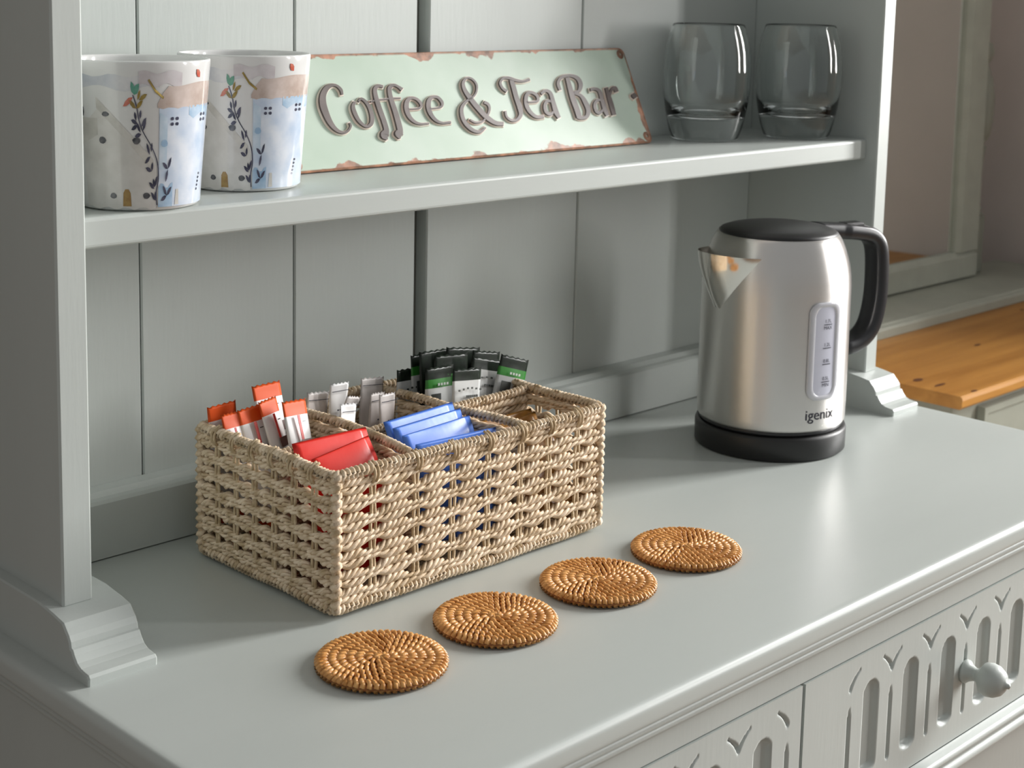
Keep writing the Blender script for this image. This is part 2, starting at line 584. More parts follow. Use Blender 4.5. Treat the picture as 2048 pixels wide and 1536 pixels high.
def drawer(x0, x1, flutes, thins, vs, knob):
    z0, z1 = -0.1865, -0.0592
    st = 0.00115
    xs = np.arange(x0, x1 + st / 2, st)
    zs = np.arange(z0, z1 + st / 2, st)
    X, Z = np.meshgrid(xs, zs, indexing='ij')
    Dp = np.zeros_like(X)
    for fx in flutes:
        hw = 0.0115
        zt, zb = -0.0855, -0.1625
        d = np.abs(X - fx)
        # half-round gouge with a rounded top and a sloping lower lip
        zz = np.where(Z > zt - hw, (Z - (zt - hw)), 0)
        rr_ = np.sqrt(d ** 2 + zz ** 2)
        prof = np.clip(1 - (rr_ / hw) ** 2, 0, 1) ** 0.5 * 0.0062
        low = np.clip((Z - zb + 0.0045 * (1 - (d / hw) ** 2)) / 0.004, 0, 1)
        Dp = np.maximum(Dp, prof * low)
    for tx in thins:
        d = np.abs(X - tx)
        taper = np.clip((-0.097 - Z) / 0.012, 0, 1) * np.clip((Z + 0.1665) / 0.003, 0, 1)
        Dp = np.maximum(Dp, np.clip(1 - d / (0.0027 * np.maximum(taper, 0.05)), 0, 1) * 0.0045 * taper)
    for (vx, sides) in vs:
        for sgn in sides:
            # curved gouge from the foot of the V up and out to its tip
            t = (Z + 0.0865) / 0.0155
            cx = vx + sgn * 0.0135 * np.clip(t, 0, 1) ** 1.9
            wv = 0.0042 * np.clip(t, 0, 1) ** 0.5 * np.clip(1.06 - t, 0, 1) ** 0.75 + 0.0004
            inside = (t > 0) & (t < 1.05)
            dd = np.abs(X - cx)
            Dp = np.maximum(Dp, np.where(inside, np.clip(1 - dd / wv, 0, 1) * 0.0045, 0))
    P = np.stack([X, YFR - 0.0012 + Dp, Z], -1)
    m_ = MB()
    m_.grid(P, 0, True)
    yb_ = YFR + 0.009
    for a, bq in (((x0, z0), (x1, z0)), ((x1, z0), (x1, z1)), ((x1, z1), (x0, z1)), ((x0, z1), (x0, z0))):
        m_.add([(a[0], YFR - 0.0012, a[1]), (bq[0], YFR - 0.0012, bq[1]), (bq[0], yb_, bq[1]), (a[0], yb_, a[1])], [(0, 1, 2, 3)])
    o_ = dpart(m_, 'drawer', PAINT)
    if knob:
        kx, kz = knob
        prof = [(0.0, 0.0), (0.0125, 0.0), (0.0125, 0.003), (0.0095, 0.006), (0.0070, 0.011), (0.0070, 0.014), (0.0105, 0.0165), (0.0120, 0.018),
                (0.0165, 0.0205), (0.0180, 0.026), (0.0170, 0.032), (0.0130, 0.038), (0.0075, 0.0415), (0.0035, 0.0428), (0.0028, 0.0455), (0.0, 0.0465)]
        mk = MB().lathe([(r * 0.84, z * 0.95) for r, z in prof], 28)
        k_ = mk.build('knob', PAINT, o_)
        k_.matrix_local = Matrix.Translation((kx, YFR - 0.001, kz)) @ Matrix.Rotation(math.radians(90), 4, 'X')
    return o_


PER = 0.0620
fl = [0.0385 + PER * k for k in range(6)]
th_ = [0.0070 + PER * k for k in range(7)]
vv = [(0.0070, (1,))] + [(0.0070 + PER * k, (-1, 1)) for k in range(1, 6)] + [(0.0070 + PER * 6, (-1,))]
drawer(-0.0570, 0.4415, fl, th_, vv, (0.1935, -0.126))
fl2 = [-0.1105 - PER * k for k in range(6)]
th2 = [-0.0790 - PER * k for k in range(7)]
vv2 = [(-0.0790, (-1,))] + [(-0.0790 - PER * k, (-1, 1)) for k in range(1, 6)] + [(-0.0790 - PER * 6, (1,))]
drawer(-0.5245, -0.0606, fl2, th2, vv2, (-0.292, -0.126))

# rack: feet, uprights, shelf, boards
foot = [(0.044, 0.0), (0.044, 0.040), (-0.130, 0.0395), (-0.150, 0.0370), (-0.1640, 0.0345)]
foot += [(-0.1668, 0.0312), (-0.1705, 0.0275), (-0.1728, 0.0235), (-0.1735, 0.0195), (-0.1755, 0.0190)]
foot += [(-0.1775, 0.0155), (-0.1812, 0.0112), (-0.1860, 0.0090), (-0.1915, 0.0082), (-0.1955, 0.0078), (-0.1972, 0.0058), (-0.1968, 0.0)]
for s in (-1, 1):
    xa, xb = sorted((s * 0.526, s * 0.473))
    m = MB()
    n = len(foot)
    bv = 0.0012
    V = []
    for x, sh in ((xa, 1), (xa + bv, 0), (xb - bv, 0), (xb, 1)):
        for (y, z) in foot:
            V.append((x, y + (bv * 0.8 if y < -0.15 else 0) * sh, max(0, z - bv * 0.8 * sh if z > 0.003 else z)))
    F = []
    for k in range(3):
        for i in range(n):
            j = (i + 1) % n
            F.append((k * n + i, k * n + j, (k + 1) * n + j, (k + 1) * n + i))
    m.add(V, F + [tuple(range(n))[::-1], tuple(range(3 * n, 4 * n))])
    dpart(m, 'bracket_foot', PAINT)
    xa, xb = sorted((s * XI, s * (XI + TU)))
    m = MB().box(xa, xb, -0.1459, 0.045, 0.0365, 0.80, b=0.0015)
    dpart(m, 'upright', PAINT)
SHZ, SHT = 0.3049, 0.0223
prof = [(0.0275, SHZ - SHT), (0.0275, SHZ), (-0.1285, SHZ)] + [(-0.1285 - 0.003 * math.sin(math.radians(a)), SHZ - 0.003 + 0.003 * math.cos(math.radians(a))) for a in (30, 60, 90)]
prof += [(-0.1315, SHZ - SHT + 0.003)] + [(-0.1285 - 0.003 * math.cos(math.radians(a)), SHZ - SHT + 0.003 - 0.003 * math.sin(math.radians(a))) for a in (30, 60, 90)]
dpart(MB().prism(prof, 'x', -XI + 0.0002, XI - 0.0002), 'shelf', PAINT_TOP)
BY = 0.028


def board(x0, x1):
    c = 0.0013
    poly = [(x0, BY + 0.0153), (x0, BY + c), (x0 + c, BY), (x1 - c, BY), (x1, BY + c), (x1, BY + 0.0153)]
    dpart(MB().prism(poly, 'z', 0.052, 0.80), 'back_board', PAINT)


for a, bq in ((-XI, -0.3456), (-0.3444, -0.1877), (-0.1865, -0.0425), (-0.0275, 0.1873), (0.1885, XI)):
    board(a, bq)
dpart(MB().box(-XI, XI, 0.0435, 0.0450, 0.0, 0.80), 'rack_backing', BACKING)
prof = [(0.0275, 0.0012), (0.0275, 0.0520), (0.0279, 0.0535), (0.013, 0.0535), (0.0085, 0.0500), (0.003, 0.0492), (0.0, 0.0470), (0.0, 0.0012)]
dpart(MB().prism(prof, 'x', -XI + 0.0003, XI - 0.0003), 'back_rail', PAINT)

# ------------------------------------------------------------------ pine-topped chest with its mirror
ZC = -0.099
CX0, CX1, CY0, CY1 = 0.955, 2.00, -0.022, 0.46
ch = tag(empty('chest_of_drawers', (1.48, 0.22, FLOOR_Z)), 'olive grey painted chest with orange pine top beside the dresser', 'chest')


def part(mb, name, mats, parent, root):
    """part given in world coordinates; parent sits at an unrotated location (or is such a part itself)"""
    o_ = mb.build(name, mats, parent)
    if parent is root:
        o_.matrix_local = Matrix.Translation(-Vector(root.location))
    return o_


prof = [(CY1, ZC), (CY0 + 0.004, ZC), (CY0 + 0.001, ZC - 0.002), (CY0, ZC - 0.006), (CY0 + 0.001, ZC - 0.016), (CY0 + 0.004, ZC - 0.0195), (CY1, ZC - 0.0195)]
top = part(MB().prism(prof, 'x', CX0, CX1), 'pine_top', PINE, ch, ch)
for (px, py, ln, wd) in ((1836, 760, 0.022, 0.007), (1880, 770, 0.030, 0.004), (1948, 782, 0.016, 0.004), (1955, 690, 0.02, 0.004), (2044, 620, 0.014, 0.004)):
    c = onz(px, py, ZC)
    V = [(c[0] + ln * 0.5 * math.cos(a) + 0.2 * wd * math.sin(a), c[1] + wd * 0.9 * math.sin(a), ZC + 0.0004) for a in np.linspace(0, 2 * math.pi, 13)[:-1]]
    part(MB().add(V, [tuple(range(12))]), 'knot', KNOT, top, ch)
m = MB().box(CX0 + 0.035, CX1 - 0.035, CY0 + 0.035, CY1 - 0.005, FLOOR_Z + 0.001, ZC - 0.020, b=0.002)
part(m, 'carcass', PAINT_CHEST, ch, ch)
for zi, (za, zb) in enumerate(((-0.30, -0.138), (-0.50, -0.31), (-0.74, -0.51))):
    for (xa, xb) in (((1.065, 1.47), (1.485, 1.89)) if zi == 0 else ((1.065, 1.89),)):
        m = MB()
        y = CY0 + 0.0345
        r0 = [(xa, za), (xb, za), (xb, zb), (xa, zb)]
        def ins(k):
            return [(xa + k, za + k), (xb - k, za + k), (xb - k, zb - k), (xa + k, zb - k)]
        rings = [[(p[0], y, p[1]) for p in ins(0)], [(p[0], y - 0.012, p[1]) for p in ins(0.002)], [(p[0], y - 0.012, p[1]) for p in ins(0.012)],
                 [(p[0], y - 0.007, p[1]) for p in ins(0.016)]]
        V = [p for r in rings for p in r]
        F = [(k * 4 + i, k * 4 + (i + 1) % 4, k * 4 + 4 + (i + 1) % 4, k * 4 + 4 + i) for k in range(3) for i in range(4)] + [(12, 13, 14, 15)]
        m.add(V, F)
        part(m, 'drawer', PAINT_CHEST, ch, ch)
# mirror stand: base box, two turned posts, tilting frame
mi = tag(empty('dressing_mirror', (1.48, 0.36, ZC)), 'olive grey framed tilting mirror on a low stand on the pine chest', 'mirror')
ZB = ZC + 0.022
prof = [(0.452, ZC + 0.0006), (0.452, ZB), (0.265, ZB), (0.262, ZB - 0.003), (0.257, ZB - 0.004), (0.254, ZB - 0.008), (0.254, ZC + 0.0006)]
part(MB().prism(prof, 'x', 1.02, 1.94), 'stand_base', PAINT_CHEST, mi, mi)
FY = 0.392
for px_ in (1.192, 1.768):
    prof = [(0.020, 0), (0.020, 0.004)]
    m = MB().box(px_ - 0.016, px_ + 0.016, FY + 0.008, FY + 0.040, ZB + 0.0002, ZB + 0.115, b=0.002)
    tp = [(0.0, 0.114), (0.016, 0.114), (0.017, 0.119), (0.012, 0.123), (0.015, 0.128), (0.0105, 0.134), (0.0105, 0.20), (0.013, 0.235), (0.016, 0.250), (0.010, 0.255),
          (0.020, 0.270), (0.025, 0.300), (0.026, 0.345), (0.021, 0.380), (0.012, 0.405), (0.010, 0.412), (0.016, 0.420), (0.020, 0.436), (0.016, 0.450), (0.006, 0.458), (0, 0.460)]
    m.lathe(tp, 24, center=(px_, FY + 0.024, ZB))
    part(m, 'turned_post', PAINT_CHEST, mi, mi)
fr = empty('frame_pivot')
bpy.data.objects.remove(fr)
FX0, FX1 = 1.232, 1.729
FZ0, FZ1 = ZB + 0.004, ZB + 0.62
tilt = math.radians(0.4)


def fpt(x, d, z):                                       # frame point: d = towards the room
    zz = z - FZ0
    return (x, FY - d * math.cos(tilt) + zz * math.sin(tilt), FZ0 + zz * math.cos(tilt) + d * math.sin(tilt))


def rail(x0, x1, z0, z1, inner):
    """one member of the frame with a small step toward the glass"""
    m_ = MB()
    d0, d1 = -0.010, 0.010
    st = 0.010
    if inner == 'z+':
        pts = [(z0, d0), (z0, d1), (z1 - st, d1), (z1, d1 - 0.008), (z1, d0)]
    elif inner == 'z-':
        pts = [(z1, d0), (z1, d1), (z0 + st, d1), (z0, d1 - 0.008), (z0, d0)]
    elif inner == 'x+':
        pts = [(x0, d0), (x0, d1), (x1 - st, d1), (x1, d1 - 0.008), (x1, d0)]
    else:
        pts = [(x1, d0), (x1, d1), (x0 + st, d1), (x0, d1 - 0.008), (x0, d0)]
    n_ = len(pts)
    if inner[0] == 'z':
        V = [fpt(x, d, z) for x in (x0, x1) for (z, d) in pts]
    else:
        V = [fpt(x, d, z) for z in (z0, z1) for (x, d) in pts]
    F = [(i, (i + 1) % n_, n_ + (i + 1) % n_, n_ + i) for i in range(n_)] + [tuple(range(n_))[::-1], tuple(range(n_, 2 * n_))]
    m_.add(V, F)
    part(m_, 'frame_rail', PAINT_CHEST, mi, mi)


MS, MR = 0.074, 0.050
rail(FX0, FX1, FZ0, FZ0 + MR, 'z+')
rail(FX0, FX1, FZ1 - MR, FZ1, 'z-')
rail(FX0, FX0 + MS, FZ0 + MR, FZ1 - MR, 'x+')
rail(FX1 - MS, FX1, FZ0 + MR, FZ1 - MR, 'x-')
m = MB()
q = [(FX0 + MS, FZ0 + MR), (FX1 - MS, FZ0 + MR), (FX1 - MS, FZ1 - MR), (FX0 + MS, FZ1 - MR)]
m.add([fpt(x, -0.004, z) for x, z in q] + [fpt(x, -0.008, z) for x, z in q], [(0, 1, 2, 3), (4, 7, 6, 5), (0, 4, 5, 1), (1, 5, 6, 2), (2, 6, 7, 3), (3, 7, 4, 0)])
part(m, 'mirror_glass', MIRROR, mi, mi)
for x_ in (1.2305 - 0.012, 1.7305):
    a = fpt(x_, -0.004, FZ0 + 0.30)
    m = MB().prism([(a[1] + 0.02 + 0.006 * math.cos(t), a[2] + 0.006 * math.sin(t)) for t in np.linspace(0, 6.283, 9)[:-1]], 'x', x_, x_ + 0.011)
    part(m, 'pivot', PAINT_CHEST, mi, mi)

# ------------------------------------------------------------------ basket
BX0, BX1, BY0, BY1, BH = -0.3395, -0.0400, -0.2240, -0.0380, 0.1116
bk = tag(empty('woven_basket', ((BX0 + BX1) / 2, (BY0 + BY1) / 2, 0.0018)), 'straw coloured woven seagrass basket with six compartments of sachets', 'basket')


def bpart(mb, name, mats):
    o_ = mb.build(name, mats, bk, fix=False)
    o_.matrix_local = Matrix.Translation((-bk.location[0], -bk.location[1], 0))
    return o_


def rect_path(inset, step, rad=0.006):
    """closed rounded rectangle: points, outward normals, arclength"""
    x0, x1, y0, y1 = BX0 + inset, BX1 - inset, BY0 + inset, BY1 - inset
    pts, nor = [], []
    corners = [(x0 + rad, y0 + rad, 180, 270), (x1 - rad, y0 + rad, 270, 360), (x1 - rad, y1 - rad, 0, 90), (x0 + rad, y1 - rad, 90, 180)]
    for ci, (cx, cy, a0, a1) in enumerate(corners):
        for a in np.linspace(a0, a1, 6):
            nx, ny = math.cos(math.radians(a)), math.sin(math.radians(a))
            pts.append((cx + rad * nx, cy + rad * ny))
            nor.append((nx, ny))
        nxt = corners[(ci + 1) % 4]
        p = np.array(pts[-1])
        q_ = np.array((nxt[0] + rad * math.cos(math.radians(nxt[2])), nxt[1] + rad * math.sin(math.radians(nxt[2]))))
        n_ = int(np.linalg.norm(q_ - p) / 0.004)
        for k in range(1, n_):
            pts.append(tuple(p + (q_ - p) * k / n_))
            nor.append(nor[-1])
    P = np.array(pts)
    Nn = np.array(nor)
    seg = np.linalg.norm(np.roll(P, -1, 0) - P, axis=1)
    s = np.concatenate([[0], np.cumsum(seg)])
    tot = s[-1]
    n = int(tot / step)
    u = np.arange(n) * tot / n
    Pc = np.vstack([P, P[:1]])
    Nc = np.vstack([Nn, Nn[:1]])
    out = np.stack([np.interp(u, s, Pc[:, k]) for k in (0, 1)], 1)
    no = np.stack([np.interp(u, s, Nc[:, k]) for k in (0, 1)], 1)
    no /= np.linalg.norm(no, axis=1)[:, None]
    return out, no, u, tot


def line_path(pts, step):
    P = np.array(pts, float)
    seg = np.linalg.norm(np.diff(P, axis=0), axis=1)
    s = np.concatenate([[0], np.cumsum(seg)])
    n = int(s[-1] / step) + 1
    u = np.linspace(0, s[-1], n)
    out = np.stack([np.interp(u, s, P[:, k]) for k in (0, 1)], 1)
    t = np.gradient(out, axis=0)
    t /= np.linalg.norm(t, axis=1)[:, None]
    return out, np.stack([t[:, 1], -t[:, 0]], 1), u, s[-1]


# stake positions on each side
NXS, NYS = 7, 6
stake_xy = []
for k in range(NXS):
    x = (-0.3002, -0.2572, -0.2188, -0.1805, -0.1432, -0.1098, -0.0752)[k]
    stake_xy += [(x, BY0 + 0.006, 0, -1), (x, BY1 - 0.006, 0, 1)]
for k in range(NYS):
    y = BY0 + 0.030 + (BY1 - BY0 - 0.060) * k / (NYS - 1)
    stake_xy += [(BX0 + 0.006, y, -1, 0), (BX1 - 0.006, y, 1, 0)]
SXY = np.array([(a, b_) for a, b_, _, _ in stake_xy] + [(BX0 + 0.003, BY0 + 0.003), (BX1 - 0.003, BY0 + 0.003), (BX0 + 0.003, BY1 - 0.003), (BX1 - 0.003, BY1 - 0.003)])


def rope_row(mb, path, nor, u, tot, z, half, closed, pinch=None, phase=0.0, ply=0.0019):
    """one woven row: two laid ropes of four plies, one above the other, drawn together where they pass a stake"""
    sq = np.ones(len(u))
    if pinch is not None:
        d = np.sqrt(((path[:, None, :] - pinch[None]) ** 2).sum(2)).min(1)
        sq = 1 - 0.50 * np.exp(-(np.maximum(d - 0.005, 0) / 0.0055) ** 2)
    wob = 0.0005 * np.sin(u * 2 * math.pi * 7 / tot + phase * 3) + 0.0004 * np.sin(u * 2 * math.pi * 19 / tot + phase)
    for t, (sg, lay) in enumerate(((1, 0.0230), (-1, 0.0310))):
        k = round(tot / lay)
        for j in range(4):
            ph = 2 * math.pi * k * u / tot + 2 * math.pi * j / 4 + phase * (1 + t) + 0.5 * np.sin(2 * math.pi * 5 * u / tot + phase)
            zz = z + wob + sg * half * 0.5 * sq + ply * 1.28 * sq * np.sin(ph)
            nn = ply * 1.35 * np.cos(ph)
            P = np.stack([path[:, 0] + nor[:, 0] * nn, path[:, 1] + nor[:, 1] * nn, zz], 1)
            rr_ = ply * (0.5 + 0.5 * sq) * (1 + 0.12 * np.sin(u * 140 + j * 2 + phase))
            if closed:
                rr_[-1] = rr_[0]
            mb.tube(P, rr_, 5, closed=closed)


ROWS = 7
zr0, zr1 = 0.0060, BH - 0.0060
PIT = (zr1 - zr0) / ROWS
path, nor, u, tot = rect_path(0.0055, 0.0015)
for k in range(ROWS):
    m = MB()
    rope_row(m, path, nor, u, tot, zr0 + PIT * (k + 0.5), PIT * 0.5, True, SXY, phase=k * 1.3)
    bpart(m, 'woven_row', STRAW)


def coil(mb, P3, ux, uy, rc, rt, pitch, u, jitter=0.0):
    """cord wound round a rod"""
    ph = 2 * math.pi * u / pitch
    ph = ph + jitter * np.sin(u * 60)
    Q = P3 + rc * (np.cos(ph)[:, None] * ux + np.sin(ph)[:, None] * uy)
    return Q


def wrapped(mb, path, nor, u, z, rc, rt, pitch, closed):
    nz_ = np.zeros((len(path), 1))
    P3 = np.hstack([path, nz_ + z + (0.0008 * np.sin(u * 24) + 0.0005 * np.sin(u * 67))[:, None]])
    N3 = np.hstack([nor, nz_])
    Zv = np.tile([0, 0, 1.0], (len(path), 1))
    Q = coil(mb, P3, N3, Zv, rc, rt, pitch, u, 0.8)
    mb.tube(Q, rt, 5, closed=closed)
    mb.tube(P3[::6], rc * 0.9, 6, closed=closed)


path, nor, u, tot = rect_path(0.0045, 0.00062)
m = MB()
wrapped(m, path, nor, u, BH - 0.0042, 0.0030, 0.0021, tot / round(tot / 0.0044), True)
bpart(m, 'top_rim', STRAW)
m = MB()
wrapped(m, path, nor, u, 0.0048, 0.0027, 0.0020, tot / round(tot / 0.0044), True)
bpart(m, 'bottom_rim', STRAW)
for (cx, cy) in ((BX0 + 0.0050, BY0 + 0.0050), (BX1 - 0.0050, BY0 + 0.0050), (BX0 + 0.0050, BY1 - 0.0050), (BX1 - 0.0050, BY1 - 0.0050)):
    m = MB()
    zz = np.arange(0.004, BH - 0.002, 0.0010)
    ph = 2 * math.pi * zz / 0.0068
    Q = np.stack([cx + 0.0028 * np.cos(ph), cy + 0.0028 * np.sin(ph), zz], 1)
    m.tube(Q, 0.0024, 5, ref=(1, 0, 0.2))
    m.tube([(cx, cy, 0.004), (cx, cy, BH / 2), (cx, cy, BH - 0.003)], 0.0030, 6, ref=(1, 0, 0))
    bpart(m, 'corner_post', STRAW)
stake_proto = {}
for (x, y, nx, ny) in stake_xy:
    m = MB()
    tx, ty = -ny, nx
    for sgn in (-1, 1):
        px_, py_ = x + tx * sgn * 0.0019 + nx * 0.0016, y + ty * sgn * 0.0019 + ny * 0.0016
        zz = np.linspace(0.004, BH - 0.012, 12)
        wv = 0.0007 * np.sin(zz * 140 + x * 300 + sgn)
        m.tube(np.stack([px_ + tx * wv, py_ + ty * wv, zz], 1), 0.0014, 5, ref=(tx, ty, 0))
    # cord wrapped from the rim down over the first row
    for sgn in (-1, 1):
        hook = [(x - nx * 0.0015 + tx * sgn * 0.0016, y - ny * 0.0015 + ty * sgn * 0.0016, BH + 0.0010), (x + nx * 0.0028 + tx * sgn * 0.0017, y + ny * 0.0028 + ty * sgn * 0.0017, BH - 0.0008),
                (x + nx * 0.0060 + tx * sgn * 0.0018, y + ny * 0.0060 + ty * sgn * 0.0018, BH - 0.0045), (x + nx * 0.0062 + tx * sgn * 0.0016, y + ny * 0.0062 + ty * sgn * 0.0016, BH - 0.0085),
                (x + nx * 0.0040 + tx * sgn * 0.0016, y + ny * 0.0040 + ty * sgn * 0.0016, BH - 0.0130), (x + nx * 0.0010 + tx * sgn * 0.0016, y + ny * 0.0010 + ty * sgn * 0.0016, BH - 0.0155)]
        m.tube(catmull(hook, 3), 0.0013, 5, ref=(tx, ty, 0))
    bpart(m, 'stake', STRAW_D)
# dividers
DIV = [[(BX0 + 0.008, -0.1440), (-0.2437, -0.1450), (-0.1450, -0.1320), (BX1 - 0.008, -0.1310)],
       [(-0.2560, BY0 + 0.008), (-0.2437, -0.1450), (-0.2437, BY1 - 0.008)],
       [(-0.1345, BY0 + 0.008), (-0.1450, -0.1320), (-0.1450, BY1 - 0.008)]]
for i, pts in enumerate(DIV):
    m = MB()
    path, nor, u, tot = line_path(pts, 0.0022)
    for k in range(7):
        rope_row(m, path, nor, u, tot, 0.0125 + 0.0138 * k, 0.0069, False, phase=k * 2.1 + i, ply=0.0018)
    path, nor, u, tot = line_path(pts, 0.00066)
    wrapped(m, path, nor, u, BH - 0.0050 + 0.0006 * i, 0.0026, 0.0019, 0.0044, False)
    bpart(m, 'divider', STRAW)
m = MB()
path, nor, u, tot = line_path([(BX0 + 0.01, 0), (BX1 - 0.01, 0)], 0.004)
for k in range(13):
    pp = path.copy()
    pp[:, 1] = BY0 + 0.013 + k * 0.0134
    ph = 2 * math.pi * u / 0.03 + k
    for j in range(3):
        m.tube(np.stack([pp[:, 0], pp[:, 1] + 0.0045 * np.sin(ph + 2.094 * j), 0.0058 + 0.0012 * np.sin(2 * (ph + 2.094 * j))], 1), 0.0028, 5)
bpart(m, 'woven_base', STRAW)

# ------------------------------------------------------------------ sachets
def pk_mat(name, col, rough=0.4, **kw):
    return mat(name, col, rough, **kw)


M_ORANGE = pk_mat('orange_foil_paper', (0.74, 0.095, 0.012), 0.5, spec=0.25)
M_PWHITE = pk_mat('white_sachet_paper', (0.78, 0.77, 0.76), 0.42)
M_BROWNP = pk_mat('brown_print', (0.13, 0.065, 0.055), 0.5)
M_REDP = pk_mat('red_print', (0.55, 0.04, 0.03), 0.5)
M_RED = pk_mat('red_sachet_paper', (0.80, 0.028, 0.016), 0.38, bump=0.15, bscale=90)
M_BLUE = pk_mat('blue_sachet_paper', (0.095, 0.235, 0.78), 0.36, bump=0.15, bscale=90)
M_BLACK = pk_mat('black_green_foil', (0.010, 0.013, 0.010), 0.34, col2=(0.018, 0.028, 0.018), vscale=120, spec=0.3)
M_GREEN = pk_mat('green_print', (0.035, 0.22, 0.03), 0.35)
M_GREY = pk_mat('pale_grey_print', (0.62, 0.63, 0.62), 0.3)
M_CREAMS = pk_mat('pinkish_white_sachet', (0.70, 0.66, 0.635), 0.4, col2=(0.55, 0.49, 0.47), vscale=50)
M_AMBER = pk_mat('amber_sachet', (0.30, 0.115, 0.015), 0.28, col2=(0.52, 0.25, 0.05), vscale=60)
M_DARKP = pk_mat('dark_print', (0.05, 0.055, 0.05), 0.4)


def frame_from(TL, TR, BL):
    """matrix: origin at the top-left corner, x along the top edge, y down the length, z towards the viewer"""
    TL, TR, BL = map(np.asarray, (TL, TR, BL))
    x = TR - TL
    w = np.linalg.norm(x)
    x = x / w
    d = BL - TL
    d = d - x * np.dot(d, x)
    d /= np.linalg.norm(d)
    n = np.cross(x, d)
    n = n if np.dot(n, CAM - TL) > 0 else n
    M = Matrix(((x[0], d[0], n[0], TL[0]), (x[1], d[1], n[1], TL[1]), (x[2], d[2], n[2], TL[2]), (0, 0, 0, 1)))
    return M, w


def packet(name, M, w, L, th, zones, mats, bend=0.0, serr=True, wr=0.0, seal=0.07):
    """pillow-shaped sachet; zones: list of (end fraction, material index) from the top seal down"""
    nu, nv = 10, 40
    m_ = MB()
    sd = rng.uniform(0, 6.28, 4)
    for side in (1, -1):
        P = np.zeros((nu + 1, nv + 1, 3))
        for i in range(nu + 1):
            for j in range(nv + 1):
                a, t = i / nu, j / nv
                tt = np.clip((t - seal) / (1 - 2 * seal), 0, 1)
                puff = math.sin(math.pi * a) ** 0.7 * (math.sin(math.pi * tt) ** 0.9 if 0 < tt < 1 else 0)
                y = t * L
                if serr and j in (0, nv):
                    y += (0.0006 if i % 2 else -0.0006) * (1 if j == 0 else -1)
                z = side * (th * 0.5 * puff + (0.00025 if 0 < i < nu and 0 < j < nv else 0.0)) + bend * (math.sin(math.pi * t) - 0.3) * L * 0.2
                z += wr * (math.sin(a * 7 + t * 5 + sd[0]) + math.sin(t * 11 - a * 3 + sd[1]))
                P[i, j] = (a * w, y, z)
        f0 = len(m_.f)
        m_.grid(P, 0, True)
        k = 0
        for i in range(nu):
            for j in range(nv):
                t = (j + 0.5) / nv
                for (e, mi_) in zones:
                    if t <= e:
                        m_.m[f0 + k] = mi_
                        break
                k += 1
    o_ = m_.build(name, mats, None, fix=False)
    o_.matrix_world = M
    # make the two skins one closed shell
    me = o_.data
    import bmesh
    bm = bmesh.new()
    bm.from_mesh(me)
    bmesh.ops.remove_doubles(bm, verts=bm.verts, dist=0.00002)
    bmesh.ops.recalc_face_normals(bm, faces=bm.faces)
    bm.to_mesh(me)
    bm.free()
    return o_


def decal(parent, name, rects, material, z):
    m_ = MB()
    for (x0, x1, y0, y1) in rects:
        m_.box(x0, x1, y0, y1, z - 0.00045, z)
    o_ = m_.build(name, material, parent)
    o_.matrix_local = Matrix.Identity(4)
    if len(rects) > 1:
        o_['kind'] = 'stuff'
    return o_


def onx(px, py, x):
    r = ray(px, py)
    return CAM + r * (x - CAM[0]) / r[0]


def px3(tl, tr, bl, ytl, ytr, ybl):
    a = ony(*tl, ytl)
    b_ = onx(*bl, a[0] + 0.004)                          # hangs nearly straight below its top corner
    d_ = b_ - a
    d_[1] = max(-0.35 * abs(d_[2]), min(0.25 * abs(d_[2]), d_[1]))
    return a, ony(*tr, ytr), a + d_


BAS = 'on a basket compartment'
# orange topped sticks (top-left, top-right, a lower-left pixel; depths y of those three)
ORG = [
    ((502, 774), (558, 761), (521, 832), -0.057, -0.053, 0, 'orange topped white sachet standing tallest against the basket back'),
    ((413, 816), (470, 800), (424, 860), -0.0485, -0.0485, 0, 'orange topped sachet slumped against the basket left wall'),
    ((515, 806), (550, 792), (545, 890), -0.082, -0.076, 0, 'orange topped sachet turned away in shade between two upright ones'),
    ((440, 831), (476, 822), (470, 880), -0.058, -0.054, 0, 'narrow orange topped sachet tucked beside the slumped one'),
    ((473, 822), (523, 807), (500, 890), -0.079, -0.074, 0, 'orange topped white sachet facing out beside the left wall'),
    ((562, 805), (609, 797), (587, 887), -0.096, -0.090, 0, 'orange topped white sachet upright by the middle divider'),
]
for i, (a, b_, c, ya, yb_, yc, lab) in enumerate(ORG):
    TL, TR, BL = px3(a, b_, c, ya, yb_, yc)
    M, w = frame_from(TL, TR, BL)
    L = min(0.098, (TL[2] - 0.014) / max(0.3, -M[2][1]))
    zf = 0.0125 / L
    p = packet('drink_sachet', M, w, L, 0.006, [(zf, 0), (1 - zf * 0.6, 1), (1, 0)], [M_ORANGE, M_PWHITE], bend=0.1)
    tag(p, lab, 'sachet', 'orange topped sachets in the basket')
    zt = -0.0036
    fz = 1 if (np.array(M.col[2])[:3] @ (CAM - TL)) > 0 else -1
    zt = 0.0037 * fz
    decal(p, 'printed_stripe', [(w * 0.40, w * 0.50, L * zf * 1.0, L * zf + 0.020)], M_REDP, zt)
    decal(p, 'printed_panel', [(w * 0.38, w * 0.80, L * zf + 0.020, L * zf + 0.028)], M_BROWNP, zt)
    decal(p, 'printed_lettering', [(w * (0.30 + 0.09 * k), w * (0.30 + 0.09 * k) + w * 0.05, L * zf + 0.030, L * zf + 0.0345) for k in range(6)]
          + [(w * 0.58, w * 0.70, L * zf + 0.0052, L * zf + 0.0060)], M_DARKP, zt)

